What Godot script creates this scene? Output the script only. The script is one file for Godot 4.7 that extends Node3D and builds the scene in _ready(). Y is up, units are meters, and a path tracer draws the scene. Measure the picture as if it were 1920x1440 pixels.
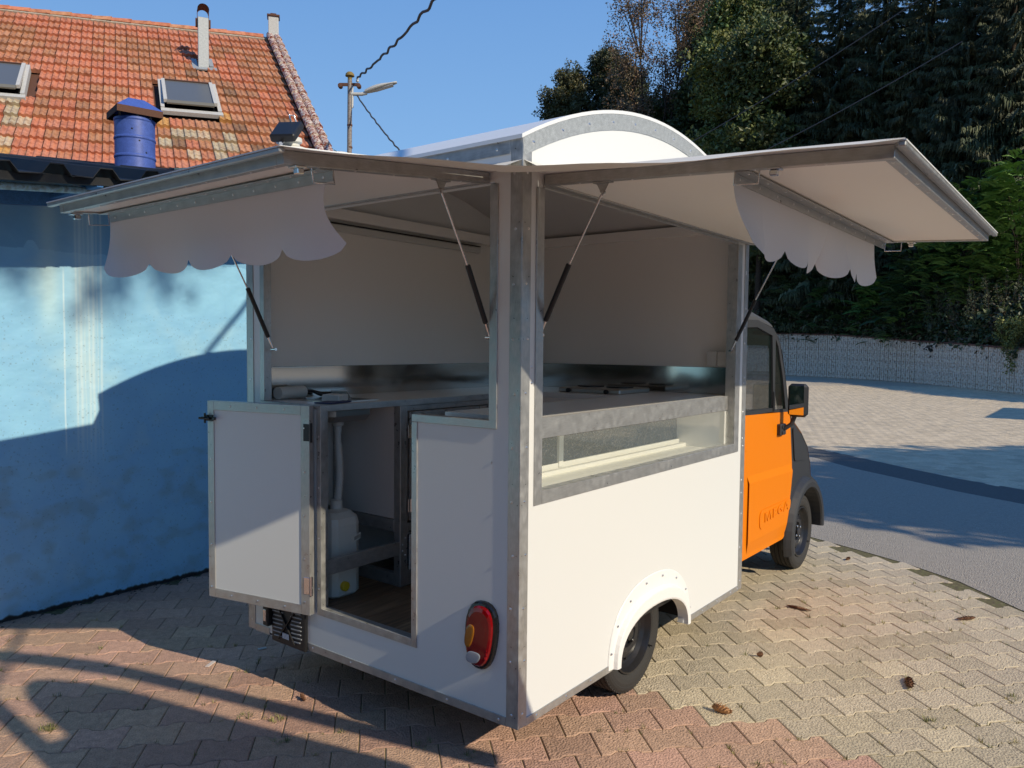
extends Node3D
# A white market-stall body on a small orange-cabbed truck, parked between a blue outbuilding and a paved yard.
# x runs forwards along the truck, y up, z to the truck's right; metres. The rear right corner of the stall stands over the origin.

const SUN := Vector3(0.045, -0.63, -1.0)
const BL := 2.246      # stall length
const BW := 1.737      # stall width
const BY := 0.239      # underside of the stall
const SPRING := 2.464  # where the arched roof springs
const RISE := 0.288
const CAM := Vector3(-2.3174, 1.7, 1.7426)
const CAMX := Vector3(0.6103, 0.009, 0.7921)
const CAMY := Vector3(0.0332, 0.9988, -0.0369)
const CAMF := Vector3(0.7914, -0.0488, -0.6093)

var rng := RandomNumberGenerator.new()
var org := {}
var M := {}
var T := {}


class G:
	var v := PackedVector3Array()
	var n := PackedVector3Array()
	var t := PackedVector2Array()
	var c := PackedColorArray()
	var cc := Color.WHITE
	var flipped := false

	func put(p: Vector3, nn: Vector3, uv := Vector2.ZERO) -> void:
		v.append(p); n.append(nn); t.append(uv); c.append(cc)

	func tri(a: Vector3, b: Vector3, d: Vector3) -> void:
		var nn := (b - a).cross(d - a).normalized()
		put(a, nn); put(d, nn); put(b, nn)

	func trin(a: Vector3, b: Vector3, d: Vector3, na: Vector3, nb: Vector3, nd: Vector3) -> void:
		put(a, na); put(d, nd); put(b, nb)

	func quad(a: Vector3, b: Vector3, d: Vector3, e: Vector3) -> void:
		tri(a, b, d); tri(a, d, e)

	func quadn(a: Vector3, b: Vector3, d: Vector3, e: Vector3, na: Vector3, nb: Vector3, nd: Vector3, ne: Vector3) -> void:
		trin(a, b, d, na, nb, nd); trin(a, d, e, na, nd, ne)

	func quaduv(a: Vector3, b: Vector3, d: Vector3, e: Vector3, u0: Vector2, u1: Vector2) -> void:
		var nn := (b - a).cross(d - a).normalized()
		var ua := Vector2(u0.x, u1.y)
		var ub := Vector2(u1.x, u1.y)
		var ud := Vector2(u1.x, u0.y)
		var ue := Vector2(u0.x, u0.y)
		put(a, nn, ua); put(d, nn, ud); put(b, nn, ub)
		put(a, nn, ua); put(e, nn, ue); put(d, nn, ud)

	func box(lo: Vector3, hi: Vector3) -> void:
		boxt(Transform3D(Basis(), (lo + hi) / 2), hi - lo)

	func boxt(x: Transform3D, s: Vector3) -> void:
		var h := s.abs() / 2
		var q := []
		for i in 8:
			q.append(x * Vector3(h.x * (1 if i & 1 else -1), h.y * (1 if i & 2 else -1), h.z * (1 if i & 4 else -1)))
		quad(q[1], q[3], q[7], q[5]); quad(q[0], q[4], q[6], q[2])
		quad(q[2], q[6], q[7], q[3]); quad(q[0], q[1], q[5], q[4])
		quad(q[4], q[5], q[7], q[6]); quad(q[0], q[2], q[3], q[1])

	func cbox(lo: Vector3, hi: Vector3, b: float) -> void:
		cboxt(Transform3D(Basis(), (lo + hi) / 2), hi - lo, b)

	func cboxt(x: Transform3D, s: Vector3, b: float) -> void:
		var h := s.abs() / 2
		b = min(b, min(h.x, min(h.y, h.z)) * 0.9)
		for k in 3:
			var i := (k + 1) % 3
			var j := (k + 2) % 3
			for sg in [-1, 1]:
				var q := []
				for st in [[-1, -1], [1, -1], [1, 1], [-1, 1]]:
					var p := Vector3.ZERO
					p[k] = sg * h[k]; p[i] = st[0] * (h[i] - b); p[j] = st[1] * (h[j] - b)
					q.append(x * p)
				if sg > 0: quad(q[0], q[1], q[2], q[3])
				else: quad(q[3], q[2], q[1], q[0])
			for si in [-1, 1]:
				for sj in [-1, 1]:
					var q := []
					for st in [[-1, 0], [1, 0], [1, 1], [-1, 1]]:
						var p := Vector3.ZERO
						p[k] = st[0] * (h[k] - b)
						p[i] = si * (h[i] - (b if st[1] else 0.0)); p[j] = sj * (h[j] - (0.0 if st[1] else b))
						q.append(x * p)
					if si * sj < 0: quad(q[0], q[1], q[2], q[3])
					else: quad(q[3], q[2], q[1], q[0])
		for sx in [-1, 1]:
			for sy in [-1, 1]:
				for sz in [-1, 1]:
					var a := x * Vector3(sx * h.x, sy * (h.y - b), sz * (h.z - b))
					var d := x * Vector3(sx * (h.x - b), sy * h.y, sz * (h.z - b))
					var e := x * Vector3(sx * (h.x - b), sy * (h.y - b), sz * h.z)
					if sx * sy * sz > 0: tri(a, d, e)
					else: tri(a, e, d)

	func bar(a: Vector3, b: Vector3, w: float, h: float, up := Vector3.UP, bevel := 0.0) -> void:
		var z := (b - a).normalized()
		if abs(z.dot(up)) > 0.99: up = Vector3.RIGHT
		var xx := up.cross(z).normalized()
		var x := Transform3D(Basis(xx, z.cross(xx), z), (a + b) / 2)
		if bevel > 0: cboxt(x, Vector3(w, h, a.distance_to(b)), bevel)
		else: boxt(x, Vector3(w, h, a.distance_to(b)))

	func tube(pts: Array, r: Variant, sides := 8, caps := true) -> void:
		var prev := []
		var pn := []
		var side := Vector3.ZERO
		for i in pts.size():
			var p: Vector3 = pts[i]
			var a: Vector3 = pts[max(i - 1, 0)]
			var b: Vector3 = pts[min(i + 1, pts.size() - 1)]
			var d := (b - a).normalized()
			if side == Vector3.ZERO: side = d.cross(Vector3.UP if abs(d.y) < 0.9 else Vector3.RIGHT).normalized()
			else: side = (side - d * side.dot(d)).normalized()
			var up := side.cross(d)
			var rr: float = r[i] if r is Array else r
			var ring := []
			var rn := []
			for k in sides:
				var w := TAU * k / sides
				var o := side * cos(w) + up * sin(w)
				ring.append(p + o * rr); rn.append(o)
			if i > 0:
				for k in sides:
					var l := (k + 1) % sides
					quadn(prev[l], prev[k], ring[k], ring[l], pn[l], pn[k], rn[k], rn[l])
			if caps and (i == 0 or i == pts.size() - 1):
				for k in range(1, sides - 1):
					if i == 0: tri(ring[0], ring[k], ring[k + 1])
					else: tri(ring[0], ring[k + 1], ring[k])
			prev = ring; pn = rn

	# prof: (radius, height) pairs going up; turned about the local y axis
	func lathe(x: Transform3D, prof: Array, seg := 24, a0 := 0.0, a1 := TAU) -> void:
		for i in prof.size() - 1:
			var p: Vector2 = prof[i]
			var q: Vector2 = prof[i + 1]
			var e := (q - p)
			if e.length() < 1e-6: continue
			var nr := Vector2(e.y, -e.x).normalized()
			for k in seg:
				var wa := a0 + (a1 - a0) * k / seg
				var wb := a0 + (a1 - a0) * (k + 1) / seg
				var da := Vector3(cos(wa), 0, -sin(wa))
				var db := Vector3(cos(wb), 0, -sin(wb))
				var na := x.basis * (da * nr.x + Vector3.UP * nr.y)
				var nb := x.basis * (db * nr.x + Vector3.UP * nr.y)
				quadn(x * (da * p.x + Vector3.UP * p.y), x * (db * p.x + Vector3.UP * p.y), x * (db * q.x + Vector3.UP * q.y), x * (da * q.x + Vector3.UP * q.y), na, nb, nb, na)

	# polygon in the local xy plane, pushed from z = 0 to z = depth
	func extrude(poly: PackedVector2Array, x: Transform3D, depth: float) -> void:
		var pl := poly
		if Geometry2D.is_polygon_clockwise(pl): pl.reverse()
		# Godot's y points down there: make it counterclockwise with y up
		var area := 0.0
		for i in pl.size():
			var a := pl[i]
			var b := pl[(i + 1) % pl.size()]
			area += a.x * b.y - b.x * a.y
		if area < 0: pl.reverse()
		var idx := Geometry2D.triangulate_polygon(pl)
		var z0: float = min(0.0, depth)
		var z1: float = max(0.0, depth)
		for i in range(0, idx.size(), 3):
			var a := pl[idx[i]]
			var b := pl[idx[i + 1]]
			var d := pl[idx[i + 2]]
			if (b - a).cross(d - a) < 0:
				var s := b
				b = d; d = s
			tri(x * Vector3(a.x, a.y, z1), x * Vector3(b.x, b.y, z1), x * Vector3(d.x, d.y, z1))
			tri(x * Vector3(a.x, a.y, z0), x * Vector3(d.x, d.y, z0), x * Vector3(b.x, b.y, z0))
		for i in pl.size():
			var a := pl[i]
			var b := pl[(i + 1) % pl.size()]
			quad(x * Vector3(a.x, a.y, z0), x * Vector3(b.x, b.y, z0), x * Vector3(b.x, b.y, z1), x * Vector3(a.x, a.y, z1))

	func dome(at: Vector3, dir: Vector3, r: float, h := -1.0) -> void:
		if h < 0: h = r * 0.55
		var s := dir.cross(Vector3.UP if abs(dir.y) < 0.9 else Vector3.RIGHT).normalized()
		var u := dir.cross(s)
		var ring := []
		var mid := []
		for k in 7:
			var w := TAU * k / 7
			var o := s * cos(w) + u * sin(w)
			ring.append(at + o * r); mid.append(at + o * r * 0.6 + dir * h * 0.8)
		for k in 7:
			var l := (k + 1) % 7
			quad(ring[k], ring[l], mid[l], mid[k])
			tri(mid[k], mid[l], at + dir * h)

	func mesh(m: Material) -> ArrayMesh:
		var arr := []
		arr.resize(Mesh.ARRAY_MAX)
		arr[Mesh.ARRAY_VERTEX] = v
		arr[Mesh.ARRAY_NORMAL] = n
		arr[Mesh.ARRAY_TEX_UV] = t
		arr[Mesh.ARRAY_COLOR] = c
		var am := ArrayMesh.new()
		am.add_surface_from_arrays(Mesh.PRIMITIVE_TRIANGLES, arr)
		am.surface_set_material(0, m)
		return am


# ---------------------------------------------------------------- scene helpers
func thing(called: String, label: String, category: String, at := Vector3.ZERO, group := "") -> Node3D:
	var o := Node3D.new()
	o.name = called
	add_child(o, true)
	o.position = at
	org[o] = at
	return tag(o, label, category, group)

func tag(o: Node3D, label: String, category: String, group := "") -> Node3D:
	o.set_meta("label", label); o.set_meta("category", category)
	if group: o.set_meta("group", group)
	return o

func node(called: String, parent: Node3D, at := Vector3.ZERO) -> Node3D:
	var o := Node3D.new()
	o.name = called
	parent.add_child(o, true)
	o.position = at - org.get(parent, Vector3.ZERO)
	org[o] = at
	return o

# a mesh whose points are given in world coordinates
func obj(called: String, g: G, m: Material, parent: Node3D = null, kind := "") -> MeshInstance3D:
	return inst(called, g.mesh(m), parent, kind)

func inst(called: String, me: Mesh, parent: Node3D = null, kind := "", xf := Transform3D()) -> MeshInstance3D:
	var o := MeshInstance3D.new()
	o.name = called
	o.mesh = me
	var p: Node3D = parent if parent else self
	p.add_child(o, true)
	xf.origin -= org.get(p, Vector3.ZERO)
	o.transform = xf
	org[o] = Vector3.ZERO
	if kind: o.set_meta("kind", kind)
	return o

# one chamfered bar after another, each an object of its own
func pieces(called: String, m: Material, parent: Node3D, list: Array, bevel := 0.0015) -> void:
	for q in list:
		var g := G.new()
		g.cbox(q[0], q[1], bevel)
		obj(called, g, m, parent)

func multi(called: String, me: Mesh, places: Array, parent: Node3D = null, kind := "", colors := []) -> MultiMeshInstance3D:
	var mm := MultiMesh.new()
	mm.transform_format = MultiMesh.TRANSFORM_3D
	mm.use_colors = colors.size() > 0
	mm.mesh = me
	mm.instance_count = places.size()
	for i in places.size():
		mm.set_instance_transform(i, places[i])
		if colors.size(): mm.set_instance_color(i, colors[i])
	var o := MultiMeshInstance3D.new()
	o.name = called
	o.multimesh = mm
	var p: Node3D = parent if parent else self
	p.add_child(o, true)
	o.position = -org.get(p, Vector3.ZERO)
	org[o] = Vector3.ZERO
	if kind: o.set_meta("kind", kind)
	return o

# where a point falls in the 1920 x 1440 photograph: used only to choose which repeats are worth an object of their own
func seen(p: Vector3) -> Vector3:
	var q := p - CAM
	var d := q.dot(CAMF)
	if d < 0.1: return Vector3(-9999, -9999, d)
	return Vector3(960 + 1460.9 * q.dot(CAMX) / d, 720 - 1460.9 * q.dot(CAMY) / d, d)

func rnd(a: float, b: float) -> float:
	return rng.randf_range(a, b)

func rot(axis: Vector3, a: float) -> Basis:
	return Basis(axis.normalized(), a)

func lin(r: float, g: float, b: float) -> Color:
	return Color(r, g, b).linear_to_srgb()

func mat(c: Color, rough := 0.6, metal := 0.0) -> StandardMaterial3D:
	var m := StandardMaterial3D.new()
	m.albedo_color = c
	m.roughness = rough
	m.metallic = metal
	return m

func tri_map(m: StandardMaterial3D, scale: Vector3, world := true) -> StandardMaterial3D:
	m.uv1_triplanar = true
	m.uv1_world_triplanar = world
	m.uv1_scale = scale
	return m

func noise_tex(sd: int, freq: float, ramp: Array, size := 512, kind := FastNoiseLite.TYPE_SIMPLEX_SMOOTH, oct := 4) -> NoiseTexture2D:
	var nz := FastNoiseLite.new()
	nz.seed = sd
	nz.noise_type = kind
	nz.frequency = freq
	nz.fractal_octaves = oct
	var gr := Gradient.new()
	var off := PackedFloat32Array()
	var cols := PackedColorArray()
	for i in ramp.size():
		off.append(ramp[i][0]); cols.append(ramp[i][1])
	if ramp.size():
		gr.offsets = off; gr.colors = cols
	var tx := NoiseTexture2D.new()
	tx.width = size; tx.height = size
	tx.seamless = true
	tx.noise = nz
	if ramp.size(): tx.color_ramp = gr
	return tx

func grey(v: float) -> Color:
	return Color(v, v, v)

func fast(sd: int, freq: float, oct := 3) -> FastNoiseLite:
	var nz := FastNoiseLite.new()
	nz.seed = sd; nz.frequency = freq; nz.fractal_octaves = oct
	nz.noise_type = FastNoiseLite.TYPE_SIMPLEX_SMOOTH
	return nz

# tileable value made of four shifted samples
func tile_noise(nz: FastNoiseLite, x: float, y: float, w: float, h: float) -> float:
	var fx := x / w
	var fy := y / h
	return nz.get_noise_2d(x, y) * (1 - fx) * (1 - fy) + nz.get_noise_2d(x - w, y) * fx * (1 - fy) + nz.get_noise_2d(x, y - h) * (1 - fx) * fy + nz.get_noise_2d(x - w, y - h) * fx * fy

func image_tex(w: int, h: int, f: Callable) -> ImageTexture:
	var im := Image.create(w, h, false, Image.FORMAT_RGB8)
	for y in h:
		for x in w:
			im.set_pixel(x, y, f.call(x, y))
	return ImageTexture.create_from_image(im)


func _ready() -> void:
	rng.seed = 71
	# camera
	var cam := Camera3D.new()
	cam.name = "camera"
	cam.fov = 52.473
	cam.near = 0.05
	cam.far = 600.0
	cam.transform = Transform3D(Basis(CAMX, CAMY, -CAMF).orthonormalized(), CAM)
	add_child(cam)
	cam.current = true
	# sky and air
	var sky := ProceduralSkyMaterial.new()
	sky.sky_top_color = Color(0.26, 0.49, 0.795)
	sky.sky_horizon_color = Color(0.645, 0.83, 0.99)
	sky.sky_curve = 0.30
	sky.ground_bottom_color = Color(0.32, 0.30, 0.27)
	sky.ground_horizon_color = Color(0.45, 0.50, 0.52)
	sky.sun_angle_max = 4.0
	var env := Environment.new()
	env.background_mode = Environment.BG_SKY
	env.sky = Sky.new()
	env.sky.sky_material = sky
	env.background_energy_multiplier = 1.05
	env.tonemap_mode = Environment.TONE_MAPPER_LINEAR
	env.tonemap_exposure = 0.93
	env.sdfgi_enabled = true
	env.ssao_enabled = true
	env.ssil_enabled = true
	var we := WorldEnvironment.new()
	we.name = "world_environment"
	we.environment = env
	add_child(we)
	# sun
	var sun := DirectionalLight3D.new()
	sun.name = "sun"
	sun.light_energy = 1.5
	sun.light_color = Color(1.0, 0.945, 0.84)
	sun.light_angular_distance = 0.53
	sun.shadow_enabled = true
	sun.transform = Transform3D(Basis.looking_at(SUN, Vector3.UP), Vector3(0, 30, 0))
	add_child(sun)

	textures()
	materials()
	ground_and_paving()
	blue_outbuilding()
	tiled_house()
	retaining_wall()
	trees()
	food_truck()
	loose_things()
	lamp_and_cables()
	litter()
	beside_the_camera()


func textures() -> void:
	var nz := fast(3, 0.03, 4)
	var fine := RandomNumberGenerator.new()
	fine.seed = 5
	# concrete speckle, nearly white, multiplied with each stone's own colour
	T.speckle = image_tex(512, 512, func(x, y):
		var a := 0.87 + 0.12 * tile_noise(nz, x, y, 512, 512)
		var r := fine.randf()
		a += (r - 0.5) * 0.24
		if r > 0.975: a += 0.16
		if r < 0.02: a -= 0.28
		return grey(clamp(a, 0.2, 1.0)))
	# asphalt: coarser light and dark stones
	var grain := fast(8, 0.35, 2)
	T.asphalt = image_tex(512, 512, func(x, y):
		var a := 0.66 + 0.22 * tile_noise(grain, x, y, 512, 512) + 0.06 * tile_noise(nz, x, y, 512, 512)
		var r := fine.randf()
		a += (r - 0.5) * 0.14
		if r > 0.965: a += 0.22
		return grey(clamp(a, 0.15, 1.0)))
	# drawn metal: long faint streaks with a few handling marks
	var streak := fast(12, 0.5, 3)
	var blot := fast(13, 0.02, 3)
	T.metal = image_tex(512, 512, func(x, y):
		var a := 0.84 + 0.10 * tile_noise(streak, x * 0.04, y, 20.48, 512) + 0.10 * tile_noise(blot, x, y, 512, 512)
		return grey(clamp(a, 0.3, 1.0)))
	T.metal_v = image_tex(512, 512, func(x, y):
		var a := 0.84 + 0.10 * tile_noise(streak, x, y * 0.04, 512, 20.48) + 0.10 * tile_noise(blot, x, y, 512, 512)
		return grey(clamp(a, 0.3, 1.0)))
	T.metal_rough = image_tex(256, 256, func(x, y):
		return grey(clamp(0.42 + 0.25 * tile_noise(blot, x * 2.0, y * 2.0, 512, 512), 0.0, 1.0)))
	# slightly buckled sheet
	var wav := NoiseTexture2D.new()
	wav.width = 256; wav.height = 256
	wav.seamless = true
	wav.noise = fast(21, 0.010, 1)
	wav.as_normal_map = true
	wav.bump_strength = 5.0
	T.buckle = wav
	# protective film, crinkled
	T.film = noise_tex(30, 0.03, [[0.0, Color(0.10, 0.075, 0.06)], [0.46, Color(0.20, 0.165, 0.14)], [0.52, Color(0.62, 0.57, 0.53)], [0.56, Color(0.24, 0.20, 0.175)], [0.72, Color(0.15, 0.12, 0.10)], [0.75, Color(0.55, 0.5, 0.47)], [0.78, Color(0.17, 0.14, 0.12)], [1.0, Color(0.13, 0.10, 0.085)]], 512, FastNoiseLite.TYPE_PERLIN, 5)
	T.film_n = noise_tex(31, 0.03, [], 256, FastNoiseLite.TYPE_PERLIN, 4)
	T.film_n.as_normal_map = true
	T.film_n.bump_strength = 9.0
	# fired clay with lichen
	T.clay = noise_tex(40, 0.02, [[0.0, Color(0.62, 0.50, 0.42)], [0.35, Color(0.86, 0.80, 0.74)], [0.62, Color(1, 1, 1)], [0.80, Color(0.95, 0.93, 0.80)], [1.0, Color(0.80, 0.78, 0.60)]], 512, FastNoiseLite.TYPE_SIMPLEX_SMOOTH, 6)
	T.lichen = noise_tex(41, 0.05, [[0.0, Color(0.44, 0.15, 0.10)], [0.47, Color(0.50, 0.18, 0.12)], [0.53, Color(0.86, 0.83, 0.78)], [1.0, Color(0.80, 0.78, 0.72)]], 256, FastNoiseLite.TYPE_SIMPLEX_SMOOTH, 4)
	# wood
	var ring := fast(50, 0.05, 3)
	T.wood = image_tex(256, 256, func(x, y):
		var a := 0.75 + 0.35 * tile_noise(ring, x * 0.15, y * 2.0, 38.4, 512)
		return grey(clamp(a, 0.3, 1.0)))
	T.bark = noise_tex(52, 0.06, [[0.0, Color(0.10, 0.08, 0.06)], [0.5, Color(0.30, 0.25, 0.20)], [1.0, Color(0.50, 0.45, 0.38)]], 256)
	T.soil = noise_tex(53, 0.05, [[0.0, Color(0.10, 0.08, 0.05)], [0.45, Color(0.24, 0.20, 0.13)], [0.7, Color(0.30, 0.30, 0.14)], [1.0, Color(0.40, 0.34, 0.24)]], 512, FastNoiseLite.TYPE_SIMPLEX_SMOOTH, 6)
	T.sand = noise_tex(57, 0.04, [[0.0, Color(0.27, 0.24, 0.17)], [0.45, Color(0.40, 0.36, 0.26)], [0.60, Color(0.36, 0.37, 0.20)], [0.75, Color(0.46, 0.42, 0.31)], [1.0, Color(0.54, 0.48, 0.37)]], 512, FastNoiseLite.TYPE_SIMPLEX_SMOOTH, 6)
	T.plaster_n = noise_tex(54, 0.02, [], 512, FastNoiseLite.TYPE_SIMPLEX_SMOOTH, 5)
	T.plaster_n.as_normal_map = true
	T.plaster_n.bump_strength = 3.0
	T.grain_n = noise_tex(55, 0.25, [], 256, FastNoiseLite.TYPE_SIMPLEX_SMOOTH, 3)
	T.grain_n.as_normal_map = true
	T.grain_n.bump_strength = 4.0
	# the outbuilding's paint: drips under the eaves, blotches, chips, a dirty foot. 4 m by 2.7 m of wall
	var big := fast(60, 0.010, 4)
	var drip := fast(61, 0.09, 2)
	var spot := fast(62, 0.16, 3)
	T.paint = image_tex(800, 540, func(px, py):
		var x: float = -3.0 + px / 200.0
		var y: float = 2.7 - py / 200.0
		var c := Color(0.550, 0.765, 0.885)
		var b := big.get_noise_2d(px, py)
		c = c.lerp(Color(0.49, 0.70, 0.845), clamp(0.5 + b * 1.2, 0, 1) * 0.6)
		c = c.lerp(Color(0.62, 0.79, 0.865), clamp(b * 1.5 - 0.2, 0, 1))
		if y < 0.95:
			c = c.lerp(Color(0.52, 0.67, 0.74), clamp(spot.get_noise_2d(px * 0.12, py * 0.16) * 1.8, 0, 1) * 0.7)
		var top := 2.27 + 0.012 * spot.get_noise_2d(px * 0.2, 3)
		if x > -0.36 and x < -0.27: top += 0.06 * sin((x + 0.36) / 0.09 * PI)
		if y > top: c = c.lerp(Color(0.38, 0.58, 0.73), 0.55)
		# runs of pale sediment
		for k in 7:
			var sx := -0.06 + k * 0.026 + 0.006 * drip.get_noise_2d(k * 40.0, py * 0.08)
			var w := 0.006 + 0.004 * sin(k * 2.1)
			c = c.lerp(Color(0.86, 0.90, 0.90), 0.55 * exp(-pow((x - sx) / w, 2)) * smoothstep(1.1, 1.6, y + 0.3))
		c = c.lerp(Color(0.80, 0.88, 0.88), 0.5 * exp(-pow((x + 0.01) / 0.11, 2)) * smoothstep(0.7, 1.5, y))
		c = c.lerp(Color(0.88, 0.92, 0.92), 0.7 * exp(-pow((x + 0.135 + 0.004 * drip.get_noise_2d(7, py * 0.1)) / 0.004, 2)) * step_between(y, 1.05, 2.1))
		c = c.lerp(Color(0.82, 0.88, 0.84), 0.55 * exp(-pow((x + 0.22) / 0.07, 2)) * smoothstep(1.55, 2.1, y))
		var sp := spot.get_noise_2d(px * 1.3, py * 1.3)
		if sp > 0.52 and y < 1.9: c = c.lerp(Color(0.36, 0.44, 0.48), 0.35)
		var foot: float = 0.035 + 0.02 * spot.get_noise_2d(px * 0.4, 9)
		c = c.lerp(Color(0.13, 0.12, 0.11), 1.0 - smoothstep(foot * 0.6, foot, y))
		return c)
	# tinted plate for the black grille, with its small white label
	T.label = image_tex(96, 64, func(x, y):
		var c := Color(0.80, 0.82, 0.86)
		if y % 14 > 4 and y % 14 < 10 and x > 8 and x < 86 and int(x / 3.0 + y * 7) % 5 > 1: c = Color(0.16, 0.17, 0.2)
		return c)
	T.barcode = image_tex(128, 48, func(x, y):
		var c := Color(0.86, 0.85, 0.80)
		if x > 40 and y > 12 and y < 40 and int(x * 37) % 11 < 5: c = Color(0.08, 0.08, 0.08)
		return c)

func step_between(y: float, a: float, b: float) -> float:
	return smoothstep(a - 0.1, a, y) * (1.0 - smoothstep(b, b + 0.1, y))


func materials() -> void:
	M.white = mat(lin(0.70, 0.71, 0.70), 0.42)
	M.inner_white = mat(lin(0.85, 0.83, 0.78), 0.5)
	M.cream = mat(lin(0.80, 0.79, 0.70), 0.5)
	M.alu = tri_map(mat(Color(0.82, 0.82, 0.81), 0.42, 0.62), Vector3.ONE * 1.6)
	M.alu.albedo_texture = T.metal_v
	M.alu.roughness_texture = T.metal_rough
	M.alu.roughness = 0.9
	M.alu_h = M.alu.duplicate()
	M.alu_h.albedo_texture = T.metal
	M.roof_sheet = mat(lin(0.72, 0.73, 0.73), 0.4)
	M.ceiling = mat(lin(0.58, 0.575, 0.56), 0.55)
	M.rivet = mat(Color(0.86, 0.86, 0.86), 0.3, 1.0)
	M.steel = tri_map(mat(Color(0.74, 0.73, 0.71), 0.10, 1.0), Vector3(0.5, 0.9, 0.5))
	M.steel.normal_enabled = true
	M.steel.normal_texture = T.buckle
	M.steel.normal_scale = 0.10
	M.bowl = mat(Color(0.72, 0.71, 0.69), 0.28, 1.0)
	M.top = tri_map(mat(lin(0.78, 0.775, 0.75), 0.22, 0.0), Vector3.ONE * 1.2)
	M.chrome = mat(Color(0.85, 0.85, 0.85), 0.15, 1.0)
	M.black = mat(lin(0.012, 0.012, 0.013), 0.45)
	M.black_gloss = mat(lin(0.008, 0.008, 0.009), 0.2)
	M.plastic = mat(lin(0.030, 0.031, 0.033), 0.5)
	M.rubber = tri_map(mat(lin(0.040, 0.037, 0.034), 0.82), Vector3.ONE * 6)
	M.rubber.albedo_texture = T.speckle
	M.rim = mat(lin(0.018, 0.018, 0.02), 0.28)
	M.orange = mat(lin(0.72, 0.195, 0.001), 0.5)
	M.orange.metallic_specular = 0.3
	M.orange.clearcoat_enabled = true
	M.orange.clearcoat = 0.06
	M.orange.clearcoat_roughness = 0.15
	M.glass = mat(Color(0.10, 0.15, 0.14, 0.35), 0.03)
	M.glass.transparency = BaseMaterial3D.TRANSPARENCY_ALPHA
	M.clear = mat(Color(0.9, 0.95, 0.93, 0.07), 0.03)
	M.clear.transparency = BaseMaterial3D.TRANSPARENCY_ALPHA
	M.film = tri_map(mat(Color.WHITE, 0.40), Vector3(0.9, 1.5, 0.9))
	M.film.metallic_specular = 0.25
	M.film.albedo_texture = T.film
	M.film.normal_enabled = true
	M.film.normal_texture = T.film_n
	M.film.normal_scale = 0.8
	M.cloth = mat(lin(0.66, 0.65, 0.66), 0.75)
	M.cloth.backlight_enabled = true
	M.cloth.backlight = Color(0.14, 0.13, 0.13)
	M.membrane = mat(lin(0.70, 0.66, 0.58), 0.7)
	M.red = mat(lin(0.20, 0.003, 0.005), 0.08)
	M.amber = mat(lin(0.30, 0.11, 0.008), 0.12)
	M.lens = mat(lin(0.32, 0.34, 0.38), 0.12)
	M.yellow = mat(lin(0.75, 0.50, 0.02), 0.5)
	M.pvc = mat(lin(0.62, 0.62, 0.58), 0.45)
	M.can = mat(lin(0.66, 0.66, 0.60), 0.4)
	M.mirror = mat(Color(0.9, 0.92, 0.95), 0.02, 1.0)
	M.wood = tri_map(mat(lin(0.42, 0.27, 0.15), 0.5), Vector3(1, 1, 1) * 1.5)
	M.wood.albedo_texture = T.wood
	M.wood2 = M.wood.duplicate()
	M.wood2.albedo_color = lin(0.34, 0.21, 0.115)
	M.label = mat(Color.WHITE, 0.5)
	M.label.albedo_texture = T.label
	M.barcode = mat(Color.WHITE, 0.5)
	M.barcode.albedo_texture = T.barcode
	# ground
	M.sand = tri_map(mat(Color.WHITE, 1.0), Vector3.ONE * 1.3)
	M.sand.albedo_texture = T.sand
	M.soil = tri_map(mat(lin(0.45, 0.42, 0.40), 1.0), Vector3.ONE * 0.25)
	M.soil.albedo_texture = T.soil
	M.road = tri_map(mat(lin(0.86, 0.76, 0.62), 0.9), Vector3.ONE * 1.1)
	M.road.albedo_texture = T.asphalt
	M.road.normal_enabled = true
	M.road.normal_texture = T.grain_n
	M.road.normal_scale = 0.8
	M.road_dark = M.road.duplicate()
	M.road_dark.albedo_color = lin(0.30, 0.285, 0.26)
	M.stone = tri_map(mat(Color.WHITE, 0.92), Vector3.ONE * 1.2)
	M.stone.albedo_texture = T.speckle
	M.stone.vertex_color_use_as_albedo = true
	M.stone.normal_enabled = true
	M.stone.normal_texture = T.grain_n
	M.stone.normal_scale = 0.5
	M.far_stone = tri_map(mat(lin(0.62, 0.53, 0.40), 0.95), Vector3.ONE * 0.5)
	M.far_stone.albedo_texture = T.speckle
	# buildings
	M.paint = mat(Color.WHITE, 0.62)
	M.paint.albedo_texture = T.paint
	M.paint.normal_enabled = true
	M.paint.normal_texture = T.plaster_n
	M.paint.normal_scale = 0.5
	M.paint.uv1_scale = Vector3.ONE
	M.deep_blue = tri_map(mat(lin(0.075, 0.27, 0.62), 0.5), Vector3.ONE * 1.5)
	M.deep_blue.albedo_texture = T.speckle
	M.pale_blue = tri_map(mat(lin(0.36, 0.62, 0.80), 0.5), Vector3.ONE * 2.0)
	M.pale_blue.albedo_texture = T.clay
	M.barrel = tri_map(mat(lin(0.085, 0.15, 0.52), 0.42), Vector3.ONE * 1.2)
	M.barrel.albedo_texture = T.speckle
	M.corrugated = mat(lin(0.012, 0.013, 0.015), 0.75)
	M.clay = tri_map(mat(Color.WHITE, 0.85), Vector3.ONE * 0.9)
	M.clay.albedo_texture = T.clay
	M.clay.vertex_color_use_as_albedo = true
	M.lichen = tri_map(mat(Color.WHITE, 0.9), Vector3.ONE * 1.6)
	M.lichen.albedo_texture = T.lichen
	M.mortar = tri_map(mat(lin(0.50, 0.44, 0.36), 0.95), Vector3.ONE * 1.5)
	M.mortar.albedo_texture = T.clay
	M.zinc = tri_map(mat(lin(0.50, 0.53, 0.54), 0.55, 0.3), Vector3.ONE * 2.0)
	M.zinc.albedo_texture = T.speckle
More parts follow.
